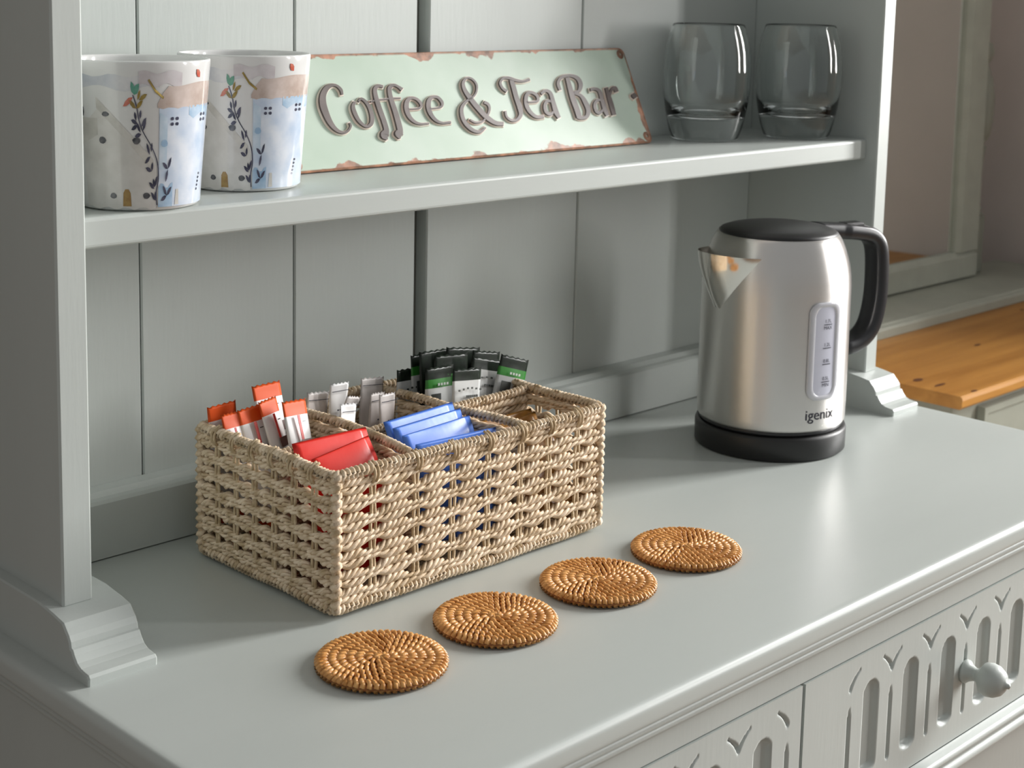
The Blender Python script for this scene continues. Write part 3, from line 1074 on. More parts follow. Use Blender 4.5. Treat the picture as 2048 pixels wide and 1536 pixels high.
WHT = [
    ((613, 786), (657, 782), (622, 830), -0.056, -0.054, -0.062, M_CREAMS, 'wide greyish sachet at the back by the left divider'),
    ((660, 769), (696, 763), (667, 826), -0.062, -0.060, -0.070, M_PWHITE, 'bright white sachet standing tall in the middle compartment'),
    ((720, 757), (767, 753), (732, 812), -0.055, -0.052, -0.062, M_CREAMS, 'pinkish white crumpled sachet tallest by the tea packets'),
    ((692, 791), (720, 794), (694, 845), -0.078, -0.076, -0.086, M_CREAMS, 'small sachet with a ribbed seal behind the front white one'),
    ((738, 788), (768, 783), (748, 843), -0.080, -0.076, -0.090, M_CREAMS, 'beige sachet leaning in shade of the right divider'),
    ((758, 790), (788, 784), (768, 843), -0.094, -0.090, -0.102, M_CREAMS, 'beige sachet nearest to the right divider'),
    ((679, 809), (711, 806), (690, 850), -0.104, -0.100, -0.112, M_PWHITE, 'white sachet lowest and foremost in the middle compartment'),
]
for i, (a, b_, c, ya, yb_, yc, mt, lab) in enumerate(WHT):
    TL, TR, BL = px3(a, b_, c, ya, yb_, yc)
    M, w = frame_from(TL, TR, BL)
    L = min(0.092, (TL[2] - 0.014) / max(0.3, -M[2][1]))
    p = packet('sugar_sachet', M, w, L, 0.006, [(1, 0)], [mt], bend=0.15, wr=0.0004)
    tag(p, lab, 'sachet', 'pale sachets in the middle compartment')
    fz = 1 if (np.array(M.col[2])[:3] @ (CAM - TL)) > 0 else -1
    decal(p, 'seal_line', [(w * 0.04, w * 0.96, 0.0062, 0.0067)], GREYTXT, 0.0022 * fz)
    decal(p, 'printed_lettering', [(w * (0.30 + 0.12 * k), w * (0.37 + 0.12 * k), 0.022, 0.0232) for k in range(4)], GREYTXT, 0.0037 * fz)

TEA = [
    ((820, 712), (865, 702), -0.066, -0.064, 1, 'dark tea packet with green band at the end of the fan by the white sachets'),
    ((838, 705), (897, 696), -0.073, -0.071, 0, 'dark tea packet just left of the highest one'),
    ((892, 695), (959, 695), -0.078, -0.076, 0, 'dark green tea packet standing highest in the fan'),
    ((945, 701), (1000, 704), -0.085, -0.084, 0, 'dark tea packet just right of the highest one'),
    ((868, 712), (935, 705), -0.087, -0.086, 0, 'plain dark tea packet in the second row of the fan'),
    ((792, 741), (850, 732), -0.0665, -0.062, 2, 'tea packet with curved white panel leaning over the middle divider'),
    ((1002, 708), (1058, 721), -0.108, -0.112, 1, 'tea packet with green band and white base leaning out at the end wall'),
    ((945, 712), (1008, 722), -0.100, -0.100, 2, 'tea packet with curved white panel beside the shiny one'),
    ((850, 737), (907, 729), -0.093, -0.091, 1, 'tea packet with green band in front of the dark row'),
    ((906, 739), (962, 735), -0.114, -0.113, 2, 'shiny tea packet with white panel foremost in the fan'),
]
for i, (a, b_, ya, yb_, kind, lab) in enumerate(TEA):
    TL, TR = ony(*a, ya), ony(*b_, yb_)
    BL = TL + np.array((0, -0.010, -0.10))
    M, w = frame_from(TL, TR, BL)
    L = min(0.105, (TL[2] - 0.016) / max(0.3, -M[2][1]))
    zn = [[(1, 0)], [(0.105, 0), (0.18, 1), (1, 2)], [(0.105, 0), (1, 2)]][kind]
    p = packet('tea_packet', M, w, L, 0.0045, zn, [M_BLACK, M_GREEN, M_GREY], bend=0.05, wr=0.00035)
    tag(p, lab, 'tea bag', 'tea packets fanned out in the basket')
    fz = 1 if (np.array(M.col[2])[:3] @ (CAM - TL)) > 0 else -1
    zt = 0.0032 * fz
    if kind == 1:
        decal(p, 'printed_panel', [(w * 0.12, w * 0.45, L * 0.22, L * 0.31)], M_DARKP, zt)
        decal(p, 'printed_lettering', [(w * (0.35 + 0.1 * k), w * (0.41 + 0.1 * k), L * 0.135, L * 0.155) for k in range(4)], M_GREY, zt)
    elif kind == 2:
        decal(p, 'printed_lettering', [(w * (0.12 + 0.15 * k), w * (0.18 + 0.15 * k), L * (0.15 + 0.02 * abs(k - 2.5) / 2.5), L * (0.165 + 0.02 * abs(k - 2.5) / 2.5)) for k in range(6)]
              + [(w * (0.40 + 0.07 * k), w * (0.45 + 0.07 * k), L * 0.22, L * 0.24) for k in range(6)], M_DARKP, zt)
    else:
        decal(p, 'printed_lettering', [(w * (0.30 + 0.12 * k), w * (0.36 + 0.12 * k), L * 0.16, L * 0.18) for k in range(2)], M_GREEN, zt)


def stack(name, x0, y0, x1, y1, ztop, run, rows, L, th, mt, cat, grp, ylim=-0.2065):
    """packets lying parallel, leaning back: top edge of the rearmost runs from (x0, y0) to (x1, y1); run = slope of the lean.
    rows: (offset forward along the normal, drop of the top edge, in-plane turn in degrees, trim of the width, label)"""
    TL_, TR_ = np.array((x0, y0, ztop)), np.array((x1, y1, ztop))
    ex = (TR_ - TL_) / np.linalg.norm(TR_ - TL_)
    fw = np.cross(ex, (0, 0, 1))                        # horizontal, to the front
    d = np.array((0, 0, -1.0)) + run * fw
    d /= np.linalg.norm(d)
    n = np.cross(ex, d)
    n = -n if n[1] > 0 else n
    w = np.linalg.norm(TR_ - TL_)
    for (off, drop, turn, trim, lab) in rows:
        a = math.radians(turn)
        c = TL_ + ex * (w / 2) + n * off + d * drop
        e2 = ex * math.cos(a) - d * math.sin(a)
        d2 = d * math.cos(a) + ex * math.sin(a)
        ww = w - trim
        o0 = c - e2 * (ww / 2)
        M, _ = frame_from(o0, o0 + e2 * ww, o0 + d2)
        Lr = min(L, (o0[2] - 0.0165) / -d[2] - 0.002, (ylim - o0[1]) / d[1] - 0.002)
        p_ = packet(name, M, ww, Lr, th, [(1, 0)], [mt], serr=False, wr=th * 0.03, seal=0.004)
        tag(p_, lab, cat, grp)


stack('coffee_packet', -0.3275, -0.1555, -0.2560, -0.1570, 0.1190, 0.50, [
    (0.0, 0.0, 0, 0.0, 'glossy red packet at the back of the red ones, against the divider'),
    (0.0095, 0.0120, 8, 0.013, 'glossy red packet turned with one corner up beside the blue compartment')], 0.095, 0.0075, M_RED, 'packet', 'red packets in the basket', -0.1940)
stack('coffee_packet', -0.3270, -0.2030, -0.2620, -0.2030, 0.0800, 0.02, [
    (0.0, 0.0, 0, 0.0, 'glossy red packet standing low inside the basket front wall')], 0.095, 0.0060, M_RED, 'packet', 'red packets in the basket')
stack('coffee_packet', -0.2370, -0.1560, -0.1530, -0.1470, 0.1190, 0.45, [
    (0.0, 0.0, 0, 0.0, 'blue packet at the back of its compartment against the divider'),
    (0.0075, 0.0070, 0, 0.002, 'blue packet second from the divider'),
    (0.0150, 0.0150, 0, 0.001, 'blue packet third from the divider')], 0.085, 0.0055, M_BLUE, 'packet', 'blue packets in the basket', -0.1910)
stack('coffee_packet', -0.2380, -0.1970, -0.1480, -0.1950, 0.1085, 0.06, [
    (0.0, 0.0, -2, 0.0, 'blue packet standing loose by the basket front wall')], 0.085, 0.0055, M_BLUE, 'packet', 'blue packets in the basket')
stack('sugar_sachet', -0.1275, -0.1480, -0.0570, -0.1470, 0.0960, 0.45, [
    (0.0, 0.0, 0, 0.0, 'amber brown sachet at the back of the end compartment'),
    (0.0080, 0.0060, 4, 0.008, 'amber brown sachet second in the end compartment'),
    (0.0160, 0.0100, -3, 0.008, 'amber brown sachet third in the end compartment'),
    (0.0240, 0.0180, 0, 0.004, 'amber brown sachet foremost in the end compartment')], 0.080, 0.0055, M_AMBER, 'sachet', 'amber sachets in the basket')

# ------------------------------------------------------------------ coasters
def coaster_meshes():
    core = MB()
    wrapm = MB()
    R, t = 0.0465, 0.0065
    n_ring = 7
    pitch = (R - 0.003) / n_ring
    core.lathe([(0, 0.0010), (R - 0.003, 0.0010), (R - 0.0012, 0.0022), (R - 0.0012, 0.0042), (R - 0.003, 0.0052), (0, 0.0050)], 48)
    # thin curved cane stitches lie over each ring of the coil, slanting round
    for k in range(n_ring + 1):
        r0 = 0.0016 + pitch * k
        n_ = max(9, int(2 * math.pi * (r0 + 0.001) / (0.0044 if k < n_ring else 0.0046)))
        for i in range(n_):
            a = 2 * math.pi * (i + 0.5 * (k % 2)) / n_ + rng.uniform(-0.04, 0.04) * 2 / max(1, k)
            da = 0.0030 / max(r0, 0.003)
            if k < n_ring:
                pts = []
                for q_, (f_, h) in enumerate(((-0.45, 0.0046), (-0.05, 0.0064), (0.45, 0.0066), (0.95, 0.0048))):
                    rr_ = r0 + pitch * f_
                    if rr_ < 0.0004:
                        rr_ = 0.0004
                    aa = a + da * (f_ - 0.2)
                    pts.append((rr_ * math.cos(aa), rr_ * math.sin(aa), h + rng.uniform(-0.0002, 0.0003)))
                wrapm.tube(pts, [0.0009, 0.0017, 0.0017, 0.0009], 5, ref=(0, 0, 1))
            else:
                pts = []
                for (f_, h) in ((-0.55, 0.0060), (-0.05, 0.0058), (0.22, 0.0040), (0.22, 0.0022), (-0.10, 0.0010)):
                    rr_ = R - 0.0028 + pitch * f_
                    aa = a + 0.4 * da * f_ + h * 6
                    pts.append((rr_ * math.cos(aa), rr_ * math.sin(aa), h))
                wrapm.tube(pts, [0.0012, 0.0020, 0.0022, 0.0020, 0.0012], 5, ref=(0.02, 0.01, 1))
    return core, wrapm


cores, wraps = coaster_meshes()
CO = [(-0.3604, -0.3025, 0.3, 'round honey rattan coaster end of the row by the bracket foot'),
      (-0.2524, -0.3048, 1.9, 'round honey rattan coaster in front of the basket corner, second in the row'),
      (-0.1414, -0.3071, 3.4, 'round honey rattan coaster in front of the basket middle, third in the row'),
      (-0.0324, -0.3081, 4.6, 'round honey rattan coaster end of the row towards the kettle')]
for i, (x, y, a, lab) in enumerate(CO):
    if i == 0:
        c0 = empty('coaster', (x, y, 0.0004), a)
        cores.build('coiled_core', RATTAN_C, c0)
        w0 = wraps.build('cane_stitching', RATTAN, c0, fix=False)
        w0['kind'] = 'stuff'
        c = c0
    else:
        c = copy_tree(c0)
        c.location = (x, y, 0.0004)
        c.rotation_euler = (0, 0, a)
    tag(c, lab, 'coaster', 'rattan coasters in a row')

# ------------------------------------------------------------------ kettle
KX, KY = 0.2907, -0.1596
vd = np.array((KX, KY)) - CAM[:2]
VA = math.atan2(-vd[1], -vd[0])                         # azimuth from the kettle to the camera
GA = VA + math.radians(41)                              # water gauge
SA = VA - math.radians(49)                              # spout
HA = SA + math.pi                                       # handle
kt = tag(empty('electric_kettle', (KX, KY, 0)), 'brushed steel electric kettle with black handle and base on the worktop', 'kettle')
m = MB().lathe([(0, 0.0006), (0.0765, 0.0006), (0.0780, 0.002), (0.0783, 0.022), (0.0772, 0.0248), (0.0745, 0.0255), (0.0, 0.0255)], 72)
m.build('power_base', BLACKP, kt)
m = MB().lathe([(0, 0.0258), (0.0735, 0.0258), (0.0745, 0.0275), (0.0748, 0.031), (0, 0.031)], 72)
m.build('base_ring', BLACKS, kt)


def RB(z):
    zs_ = [0.0305, 0.033, 0.05, 0.17, 0.182, 0.192, 0.202, 0.212, 0.219, 0.2225]
    rs_ = [0.0752, 0.0765, 0.0768, 0.0766, 0.0758, 0.0742, 0.0715, 0.0680, 0.0645, 0.0620]
    return float(np.interp(z, zs_, rs_))


prof = [(RB(z), z) for z in list(np.linspace(0.0305, 0.033, 3)) + list(np.linspace(0.04, 0.165, 14)) + list(np.linspace(0.170, 0.2225, 18))]
prof = [(0.0, 0.0312)] + prof + [(0.058, 0.2232)]
body = MB().lathe(prof, 128).build('body', STEEL, kt)
m = MB().lathe([(0.0605, 0.2222), (0.0610, 0.2240), (0.0585, 0.2262), (0.050, 0.2292), (0.036, 0.2316), (0.018, 0.2328), (0.0, 0.2332)], 72)
lid = m.build('lid', BLACKP, kt)
# spout
m = MB()
nt_, na = 16, 17
outer = np.zeros((nt_, na, 3))
for i in range(nt_):
    t = i / (nt_ - 1)
    z = 0.1500 + (0.2050 - 0.1500) * t
    half = math.radians(4 + 33 * t)
    for j in range(na):
        s = -1 + 2 * j / (na - 1)
        e = 0.0265 * t ** 0.9 * (1 - abs(s) ** 1.35)
        rr_ = RB(z) + 0.0006 + e
        if abs(s) == 1:
            rr_ = RB(z) - 0.0004
        zt = z + (0.0035 * t * (1 - abs(s)))
        a = SA + half * s
        outer[i, j] = (rr_ * math.cos(a), rr_ * math.sin(a), zt)
m.grid(outer, 0, True)
inner = outer.copy()
for j in range(na):
    for i in range(nt_):
        v = inner[i, j]
        r_ = math.hypot(v[0], v[1])
        k = (r_ - 0.0012) / r_
        inner[i, j] = (v[0] * k, v[1] * k, v[2])
m.grid(inner[:, ::-1], 0, True)
rim = np.stack([outer[-1], inner[-1]], 0)
m.grid(rim, 0, True)
sp = m.build('spout', POLISH, kt)
cap = MB()  # black sheet that paints the shade inside the spout opening
ring = [tuple(inner[-3, j]) for j in range(na)]
cap.add(ring, [tuple(range(na))])
cap.build('spout_shade_cap', BLACKP, sp)
# handle: flat bar carried round a loop in the plane of the handle
hp = catmull([(0.050, 0.2215), (0.080, 0.2190), (0.103, 0.2165), (0.126, 0.2115), (0.1380, 0.198), (0.1415, 0.168), (0.1400, 0.136), (0.1320, 0.110), (0.115, 0.0960), (0.093, 0.0915), (0.0745, 0.0915)], 6)
ht = np.gradient(hp, axis=0)
ht /= np.linalg.norm(ht, axis=1)[:, None]
hn = np.stack([ht[:, 1], -ht[:, 0]], 1)
m = MB()
rows = []
nh = len(hp)
for i in range(nh):
    t = i / (nh - 1)
    hw = 0.0135 if 0.12 < t < 0.9 else 0.0120
    tk = 0.0085
    ring = []
    for a in np.linspace(0, 2 * math.pi, 17)[:-1]:
        ca, sa = math.cos(a), math.sin(a)
        u_ = hw * np.sign(ca) * abs(ca) ** 0.55
        v_ = tk * np.sign(sa) * abs(sa) ** 0.55
        r_ = hp[i, 0] + hn[i, 0] * v_
        z_ = hp[i, 1] + hn[i, 1] * v_
        ring.append((r_, u_, z_))
    rows.append(ring)
V = [p for r in rows for p in r]
F = []
for i in range(nh - 1):
    for j in range(16):
        k = (j + 1) % 16
        F.append((i * 16 + j, i * 16 + k, (i + 1) * 16 + k, (i + 1) * 16 + j))
F += [tuple(range(16)), tuple((nh - 1) * 16 + j for j in range(16))[::-1]]
m.add(V, F, 0, True)
hd = m.build('handle', BLACKS, kt)
hd.rotation_euler = (0, 0, HA)
m = MB()
for i, (r_, z_, l_) in enumerate(((0.100, 0.2248, 0.026),)):
    m.box(r_ - l_ / 2, r_ + l_ / 2, -0.0085, 0.0085, z_ - 0.004, z_ + 0.0022, b=0.002)
m.build('lid_button', BLACKP, hd)
m = MB().box(0.0762, 0.0840, -0.007, 0.007, 0.047, 0.058, b=0.002)
sw = m.build('switch', GAUGE, kt)
sw.rotation_euler = (0, 0, HA)


def on_body(xl, z, off=0.0006):
    """tangent offset xl and height z at the gauge side of the body"""
    r_ = RB(z) + off
    a = GA + xl / 0.0766
    return (r_ * math.cos(a), r_ * math.sin(a), z)


def rounded(hw, z0, z1, rad, n=6):
    out = []
    for (cx, cz, a0) in ((hw - rad, z1 - rad, 0), (-hw + rad, z1 - rad, 90), (-hw + rad, z0 + rad, 180), (hw - rad, z0 + rad, 270)):
        out += arc(cx, cz, rad, a0, a0 + 90, n)
    return out


def subdiv_ring(poly, step=0.006):
    out = []
    for i in range(len(poly)):
        a, b_ = np.array(poly[i]), np.array(poly[(i + 1) % len(poly)])
        n_ = max(1, int(np.linalg.norm(b_ - a) / step))
        out += [tuple(a + (b_ - a) * k / n_) for k in range(n_)]
    return out


m = MB()
ro = subdiv_ring(rounded(0.0198, 0.0635, 0.1630, 0.0115))
n = len(ro)
GC = np.array((0, 0.11325))
def scale_ring(k1, k2):
    return [(p[0] * k1, GC[1] + (p[1] - GC[1]) * k2) for p in ro]
lay = [(ro, 0.0002), (ro, 0.0016), (scale_ring(0.93, 0.985), 0.0024), (scale_ring(0.72, 0.93), 0.0024), (scale_ring(0.64, 0.905), 0.0014)]
V = [on_body(p[0], p[1], off) for (rg, off) in lay for p in rg]
F = [(k * n + i, k * n + (i + 1) % n, (k + 1) * n + (i + 1) % n, (k + 1) * n + i) for k in range(len(lay) - 1) for i in range(n)]
m.add(V, F, 0, True)
gz = m.build('water_gauge', GAUGE, kt)
m = MB()
zz = np.linspace(0.0682, 0.1583, 16)
P = np.array([[on_body(x, z, 0.0013) for z in zz] for x in np.linspace(-0.0126, 0.0126, 7)])
m.grid(P)
m.build('gauge_window', GAUGE_IN, gz)
m = MB()
marks = ((0.1405, '1.7L', 'MAX'), (0.1165, '1.2L', None), (0.1000, '0.8L', None), (0.0820, '0.5L', 'MIN'))
for (z, top_, bot_) in marks:
    P = np.array([[on_body(x, zz_, 0.0017) for zz_ in (z - 0.0004, z + 0.0004)] for x in np.linspace(-0.0030, 0.0075, 5)])
    m.grid(P)
    for (txt, dz) in ((top_, 0.0034), (bot_, -0.0034)):
        if txt:
            v, f = text_mesh(txt, 0.0050)
            m.add([on_body(p[0] + 0.0022, z + dz + p[1], 0.0017) for p in v], f)
m.build('gauge_markings', GREYTXT, gz)
m = MB()
v, f = text_mesh('igenix', 0.0155)
sx_ = 0.036 / (v[:, 0].max() - v[:, 0].min())
m.add([on_body(p[0] * sx_ - 0.001, 0.0480 + p[1] * 1.0, 0.0005) for p in v], f)
m.build('printed_logo', GREYTXT, kt)

# ------------------------------------------------------------------ mugs
def wc(name, c1, c2, sc=90):
    return mat(name, c1, 0.14, col2=c2, vscale=sc, coat=0.3)


I_BLUE = wc('pale_blue_wash', (0.44, 0.53, 0.66), (0.66, 0.70, 0.76), 50)
I_BLUE3 = wc('thin_blue_wash', (0.44, 0.56, 0.67), (0.60, 0.68, 0.76), 80)
I_SKY2 = wc('lilac_wash', (0.50, 0.45, 0.47), (0.65, 0.63, 0.64), 60)
I_INK2 = wc('grey_ink', (0.045, 0.05, 0.06), (0.16, 0.16, 0.17), 220)
I_BLUE2 = wc('mid_blue_wash', (0.28, 0.42, 0.58), (0.50, 0.61, 0.72), 80)
I_BEIGE = wc('taupe_roof_wash', (0.43, 0.34, 0.29), (0.62, 0.53, 0.49), 60)
I_GREYW = wc('warm_grey_wash', (0.56, 0.545, 0.515), (0.67, 0.655, 0.63), 60)
I_GREYR = wc('grey_roof_wash', (0.47, 0.455, 0.42), (0.62, 0.60, 0.56), 70)
I_SKY = wc('cloud_wash', (0.40, 0.43, 0.49), (0.64, 0.64, 0.65), 45)
I_INK = wc('blue_black_ink', (0.035, 0.04, 0.07), (0.10, 0.10, 0.15), 160)
I_BROWN = wc('ochre_door', (0.22, 0.11, 0.03), (0.36, 0.23, 0.07), 200)
I_RED = wc('red_bird', (0.50, 0.08, 0.05), (0.55, 0.20, 0.14), 200)
I_GREEN = wc('green_leaf', (0.07, 0.26, 0.19), (0.14, 0.36, 0.27), 200)
I_OLIVE = wc('olive_leaf', (0.22, 0.15, 0.03), (0.34, 0.25, 0.07), 200)

MRB, MRT, MH = 0.0440, 0.0528, 0.1064


def mug_r(t):
    return MRB + (MRT - MRB) * t ** 1.1


def make_mug():
    root = empty('mug')
    pr = [(0, 0.0012), (MRB - 0.007, 0.0012), (MRB - 0.006, 0.0), (MRB - 0.003, 0.0), (MRB - 0.001, 0.0012), (MRB, 0.004)]
    for t in np.linspace(0.06, 0.985, 18):
        pr.append((mug_r(t), MH * t))
    rt = mug_r(1.0)
    pr += [(rt - 0.0003, MH - 0.0006), (rt - 0.0013, MH), (rt - 0.0024, MH - 0.0008)]
    for t in np.linspace(0.98, 0.08, 14):
        pr.append((mug_r(t) - 0.0028, MH * t))
    pr += [(MRB - 0.008, 0.0055), (0, 0.005)]
    MB().lathe(pr, 96).build('cup', CERAMIC, root)

    def ang(u_):
        return math.asin(u_) if abs(u_) <= 1 else math.copysign(math.pi / 2 + (abs(u_) - 1) * 1.4, u_)

    def patch(name, polys, mt_, off=0.00022, stuff=False):
        """polygons in (u, v): u = sine of the angle from the front line, v = height fraction; one object per polygon
        unless they are specks"""
        m_ = MB()
        for poly in polys:
            poly = subdiv_ring(poly, 0.10)
            pts = list(poly) + [tuple(np.mean(np.array(poly), axis=0))]
            P_ = []
            for (u_, v_) in pts:
                r_ = mug_r(min(1, max(0, v_))) + off
                P_.append((r_ * math.sin(ang(u_)), -r_ * math.cos(ang(u_)), MH * v_))
            n_ = len(poly)
            m_.add(P_, [(i, (i + 1) % n_, n_) for i in range(n_)], 0, True)
            if not stuff:
                m_.build(name, mt_, root, fix=False)
                m_ = MB()
        if stuff:
            m_.build(name, mt_, root, fix=False)['kind'] = 'stuff'

    def wash(name, u0, u1, lo, hi, mt_, off=0.0002, n_=14):
        """area between the curves lo(u) and hi(u)"""
        us = np.sin(np.linspace(ang(u0), ang(u1), n_ + 1)) if u1 <= 1 else None
        aa = np.linspace(ang(u0), ang(u1), n_ + 1)
        P_ = np.zeros((n_ + 1, 5, 3))
        for i_, a in enumerate(aa):
            u_ = math.sin(a) if a <= math.pi / 2 else 1 + (a - math.pi / 2) / 1.4
            l_, h_ = lo(u_), hi(u_)
            for k_ in range(5):
                v_ = l_ + (h_ - l_) * k_ / 4
                r_ = mug_r(min(1, max(0, v_))) + off
                P_[i_, k_] = (r_ * math.sin(a), -r_ * math.cos(a), MH * v_)
        MB().grid(P_, 0, True).build(name, mt_, root, fix=False)

    def blob(cu, cv, ru, rv, n_=9, ph=0.0):
        return [(cu + ru * math.cos(t + ph) * (1 + 0.12 * math.sin(3 * t + cu * 9)), cv + rv * math.sin(t + ph)) for t in np.linspace(0, 2 * math.pi, n_ + 1)[:-1]]

    def leaf(cu, cv, an, ln, wd):
        ca, sa = math.cos(math.radians(an)), math.sin(math.radians(an))
        pts = [(0, 0), (0.35, 0.5), (0.7, 0.45), (1, 0), (0.7, -0.45), (0.35, -0.5)]
        return [(cu + (p * ln * ca - q_ * wd * sa), cv + (p * ln * sa + q_ * wd * ca) * 0.98) for p, q_ in pts]

    K = lambda c: (lambda u_: c)
    wb_ = lambda u_: 0.02 + 0.010 * math.sin(u_ * 23)
    # pale cottage with a steep gable and a chimney stack at its side
    wash('painted_house', -0.78, 0.27, wb_, lambda u_: 0.70 - (u_ + 0.52) * 0.50 if u_ > -0.52 else 0.70 - (-0.52 - u_) * 0.55, I_GREYW, 0.00012)
    wash('painted_roof', -0.56, 0.22, lambda u_: 0.665 - (u_ + 0.52) * 0.53, lambda u_: 0.74 - (u_ + 0.52) * 0.53, I_GREYR, 0.0002)
    wash('painted_wall', -0.86, -0.56, lambda u_: 0.42 + 0.3 * (u_ + 0.86), lambda u_: 0.62, I_GREYR, 0.00018, 6)
    wash('painted_sky', -0.97, 0.30, lambda u_: 0.82 + 0.02 * math.sin(u_ * 9), lambda u_: 0.905 + 0.012 * math.sin(u_ * 14), I_SKY, 0.00010)
    wash('painted_sky', 0.02, 0.60, lambda u_: 0.84 + 0.015 * math.sin(u_ * 20), lambda u_: 0.93 + 0.012 * math.sin(u_ * 17), I_SKY2, 0.00014)
    # tall blue cottage
    wash('painted_house', 0.30, 1.25, K(0.025), K(0.695), I_BLUE, 0.00016, 20)
    wash('painted_shade', 0.30, 0.52, K(0.025), lambda u_: 0.17 + 0.02 * math.sin(u_ * 40), I_BLUE2, 0.00024, 6)
    wash('painted_shade', 0.31, 0.42, K(0.28), lambda u_: 0.66 - 0.3 * (u_ - 0.31), I_BLUE3, 0.00024, 6)
    wash('painted_shade', 0.72, 1.02, lambda u_: 0.63 + 0.02 * math.sin(u_ * 30), K(0.70), I_BLUE2, 0.00024, 8)
    patch('painted_shade', [blob(0.38, 0.455, 0.05, 0.026)], I_BLUE2, 0.0003)
    wash('painted_roof', 0.275, 1.22, lambda u_: 0.69 + 0.006 * math.sin(u_ * 31), lambda u_: min(0.845 + 0.012 * math.sin(u_ * 9), 0.72 + (u_ - 0.275) * 0.95), I_BEIGE, 0.00022, 20)
    dots = []
    for (cu, cv) in ((0.52, 0.60), (0.92, 0.615)):
        k = 0.6 if cu > 0.8 else 1.0
        for du in (-0.034, 0.034):
            for dv in (-0.018, 0.018):
                dots.append(blob(cu + du * k, cv + dv, 0.024 * k, 0.012, 7))
    for k in range(5):
        dots.append(blob(0.90 + 0.006 * k, 0.12 + 0.026 * k, 0.012, 0.010, 6))
    patch('painted_specks', dots, I_INK, 0.00034, True)
    patch('painted_window', [blob(*q_) for q_ in ((-0.50, 0.475, 0.05, 0.024), (-0.02, 0.475, 0.058, 0.024), (-0.44, 0.65, 0.05, 0.017), (-0.38, 0.105, 0.05, 0.020), (0.12, 0.105, 0.055, 0.022), (-0.80, 0.66, 0.075, 0.045))], I_INK2, 0.00034)
    stem = catmull([(0.28, 0.04), (0.27, 0.13), (0.30, 0.22), (0.28, 0.33), (0.20, 0.43), (0.08, 0.53), (0.02, 0.61), (-0.01, 0.70), (-0.06, 0.78)], 5)
    sp_ = []
    for i in range(len(stem) - 1):
        (a0, b0), (a1, b1) = stem[i], stem[i + 1]
        sp_.append([(a0 - 0.008, b0), (a0 + 0.008, b0), (a1 + 0.008, b1), (a1 - 0.008, b1)])
    for (cu, cv, an) in ((0.26, 0.07, 140), (0.26, 0.07, 95), (0.24, 0.15, 150), (0.24, 0.16, 105), (0.24, 0.16, 60), (0.20, 0.27, 165), (0.20, 0.27, 80), (0.18, 0.37, 210), (0.17, 0.38, 120), (0.19, 0.40, 80),
                         (0.05, 0.52, 190), (0.04, 0.53, 130), (0.07, 0.54, 60), (0.05, 0.57, 40), (0.0, 0.58, 200), (0.0, 0.59, 165), (0.03, 0.62, 75), (-0.02, 0.61, 110), (0.44, 0.28, 150), (0.44, 0.28, 60), (0.44, 0.28, 250), (0.43, 0.10, 130), (0.43, 0.10, 40), (0.43, 0.10, 200)):
        sp_.append(leaf(cu, cv, an, 0.065 if 70 < an < 120 else 0.095, 0.030))
    patch('painted_stem', sp_, I_INK, 0.00038, True)
    patch('painted_branch', [[(0.14, 0.875), (0.16, 0.885), (0.25, 0.81), (0.36, 0.765), (0.35, 0.75), (0.24, 0.795)]], I_OLIVE, 0.00038)
    patch('painted_leaf', [leaf(-0.04, 0.78, 50, 0.10, 0.05), leaf(-0.04, 0.78, 115, 0.10, 0.05), leaf(-0.06, 0.80, 30, 0.10, 0.04)], I_GREEN, 0.0004)
    patch('painted_leaf', [leaf(-0.02, 0.69, 150, 0.11, 0.035), leaf(-0.02, 0.69, 30, 0.11, 0.035), leaf(0.02, 0.745, 20, 0.12, 0.032), leaf(0.0, 0.745, 60, 0.08, 0.03)], I_OLIVE, 0.0004)
    patch('painted_bird', [leaf(0.84, 0.885, 130, 0.075, 0.045)], I_RED, 0.0004)
    patch('painted_leaf', [leaf(-0.06, 0.765, 205, 0.15, 0.04)], I_RED, 0.0004)
    patch('painted_door', [[(-0.24, 0.035), (-0.11, 0.035), (-0.12, 0.125), (-0.15, 0.150), (-0.20, 0.150), (-0.23, 0.125)]], I_BROWN, 0.0003)
    patch('painted_door', [[(0.56, 0.035), (0.62, 0.035), (0.61, 0.14), (0.57, 0.14)]], I_GREYR, 0.0003)
    return root


mg = make_mug()
for i, (x, y, turn, lab) in enumerate(((-0.4180, -0.0905, 0.0, 'white china mug with painted cottages, next to the dresser upright'),
                                       (-0.2980, -0.0535, -10.0, 'white china mug with painted cottages, standing in front of the tin sign'))):
    o = mg if i == 0 else copy_tree(mg)
    o.location = (x, y, SHZ + 0.0003)
    d = CAM[:2] - np.array((x, y))
    o.rotation_euler = (0, 0, math.atan2(d[1], d[0]) + math.pi / 2 + math.radians(turn))
    tag(o, lab, 'mug', 'painted mugs on the shelf')

# ------------------------------------------------------------------ tumblers
def make_glass():
    root = empty('glass_tumbler')
    out = [(0.0, 0.0015), (0.026, 0.0012), (0.030, 0.0), (0.0345, 0.0008), (0.0372, 0.004), (0.0405, 0.014), (0.0440, 0.030), (0.0465, 0.047), (0.0478, 0.064), (0.0478, 0.080), (0.0462, 0.098), (0.0430, 0.113), (0.0392, 0.1252)]
    inn = [(0.0386, 0.1260), (0.0379, 0.1252), (0.0417, 0.113), (0.0449, 0.098), (0.0464, 0.080), (0.0463, 0.064), (0.0447, 0.047), (0.0415, 0.036), (0.036, 0.0285), (0.026, 0.0252), (0.013, 0.0240), (0.0, 0.0238)]
    o1 = catmull(out, 4)
    o2 = catmull(inn, 4)
    pr = [(max(0, r), z) for r, z in o1] + [(max(0, r), z) for r, z in o2]
    MB().lathe(pr, 80).build('bowl', GLASSW, root)
    return root


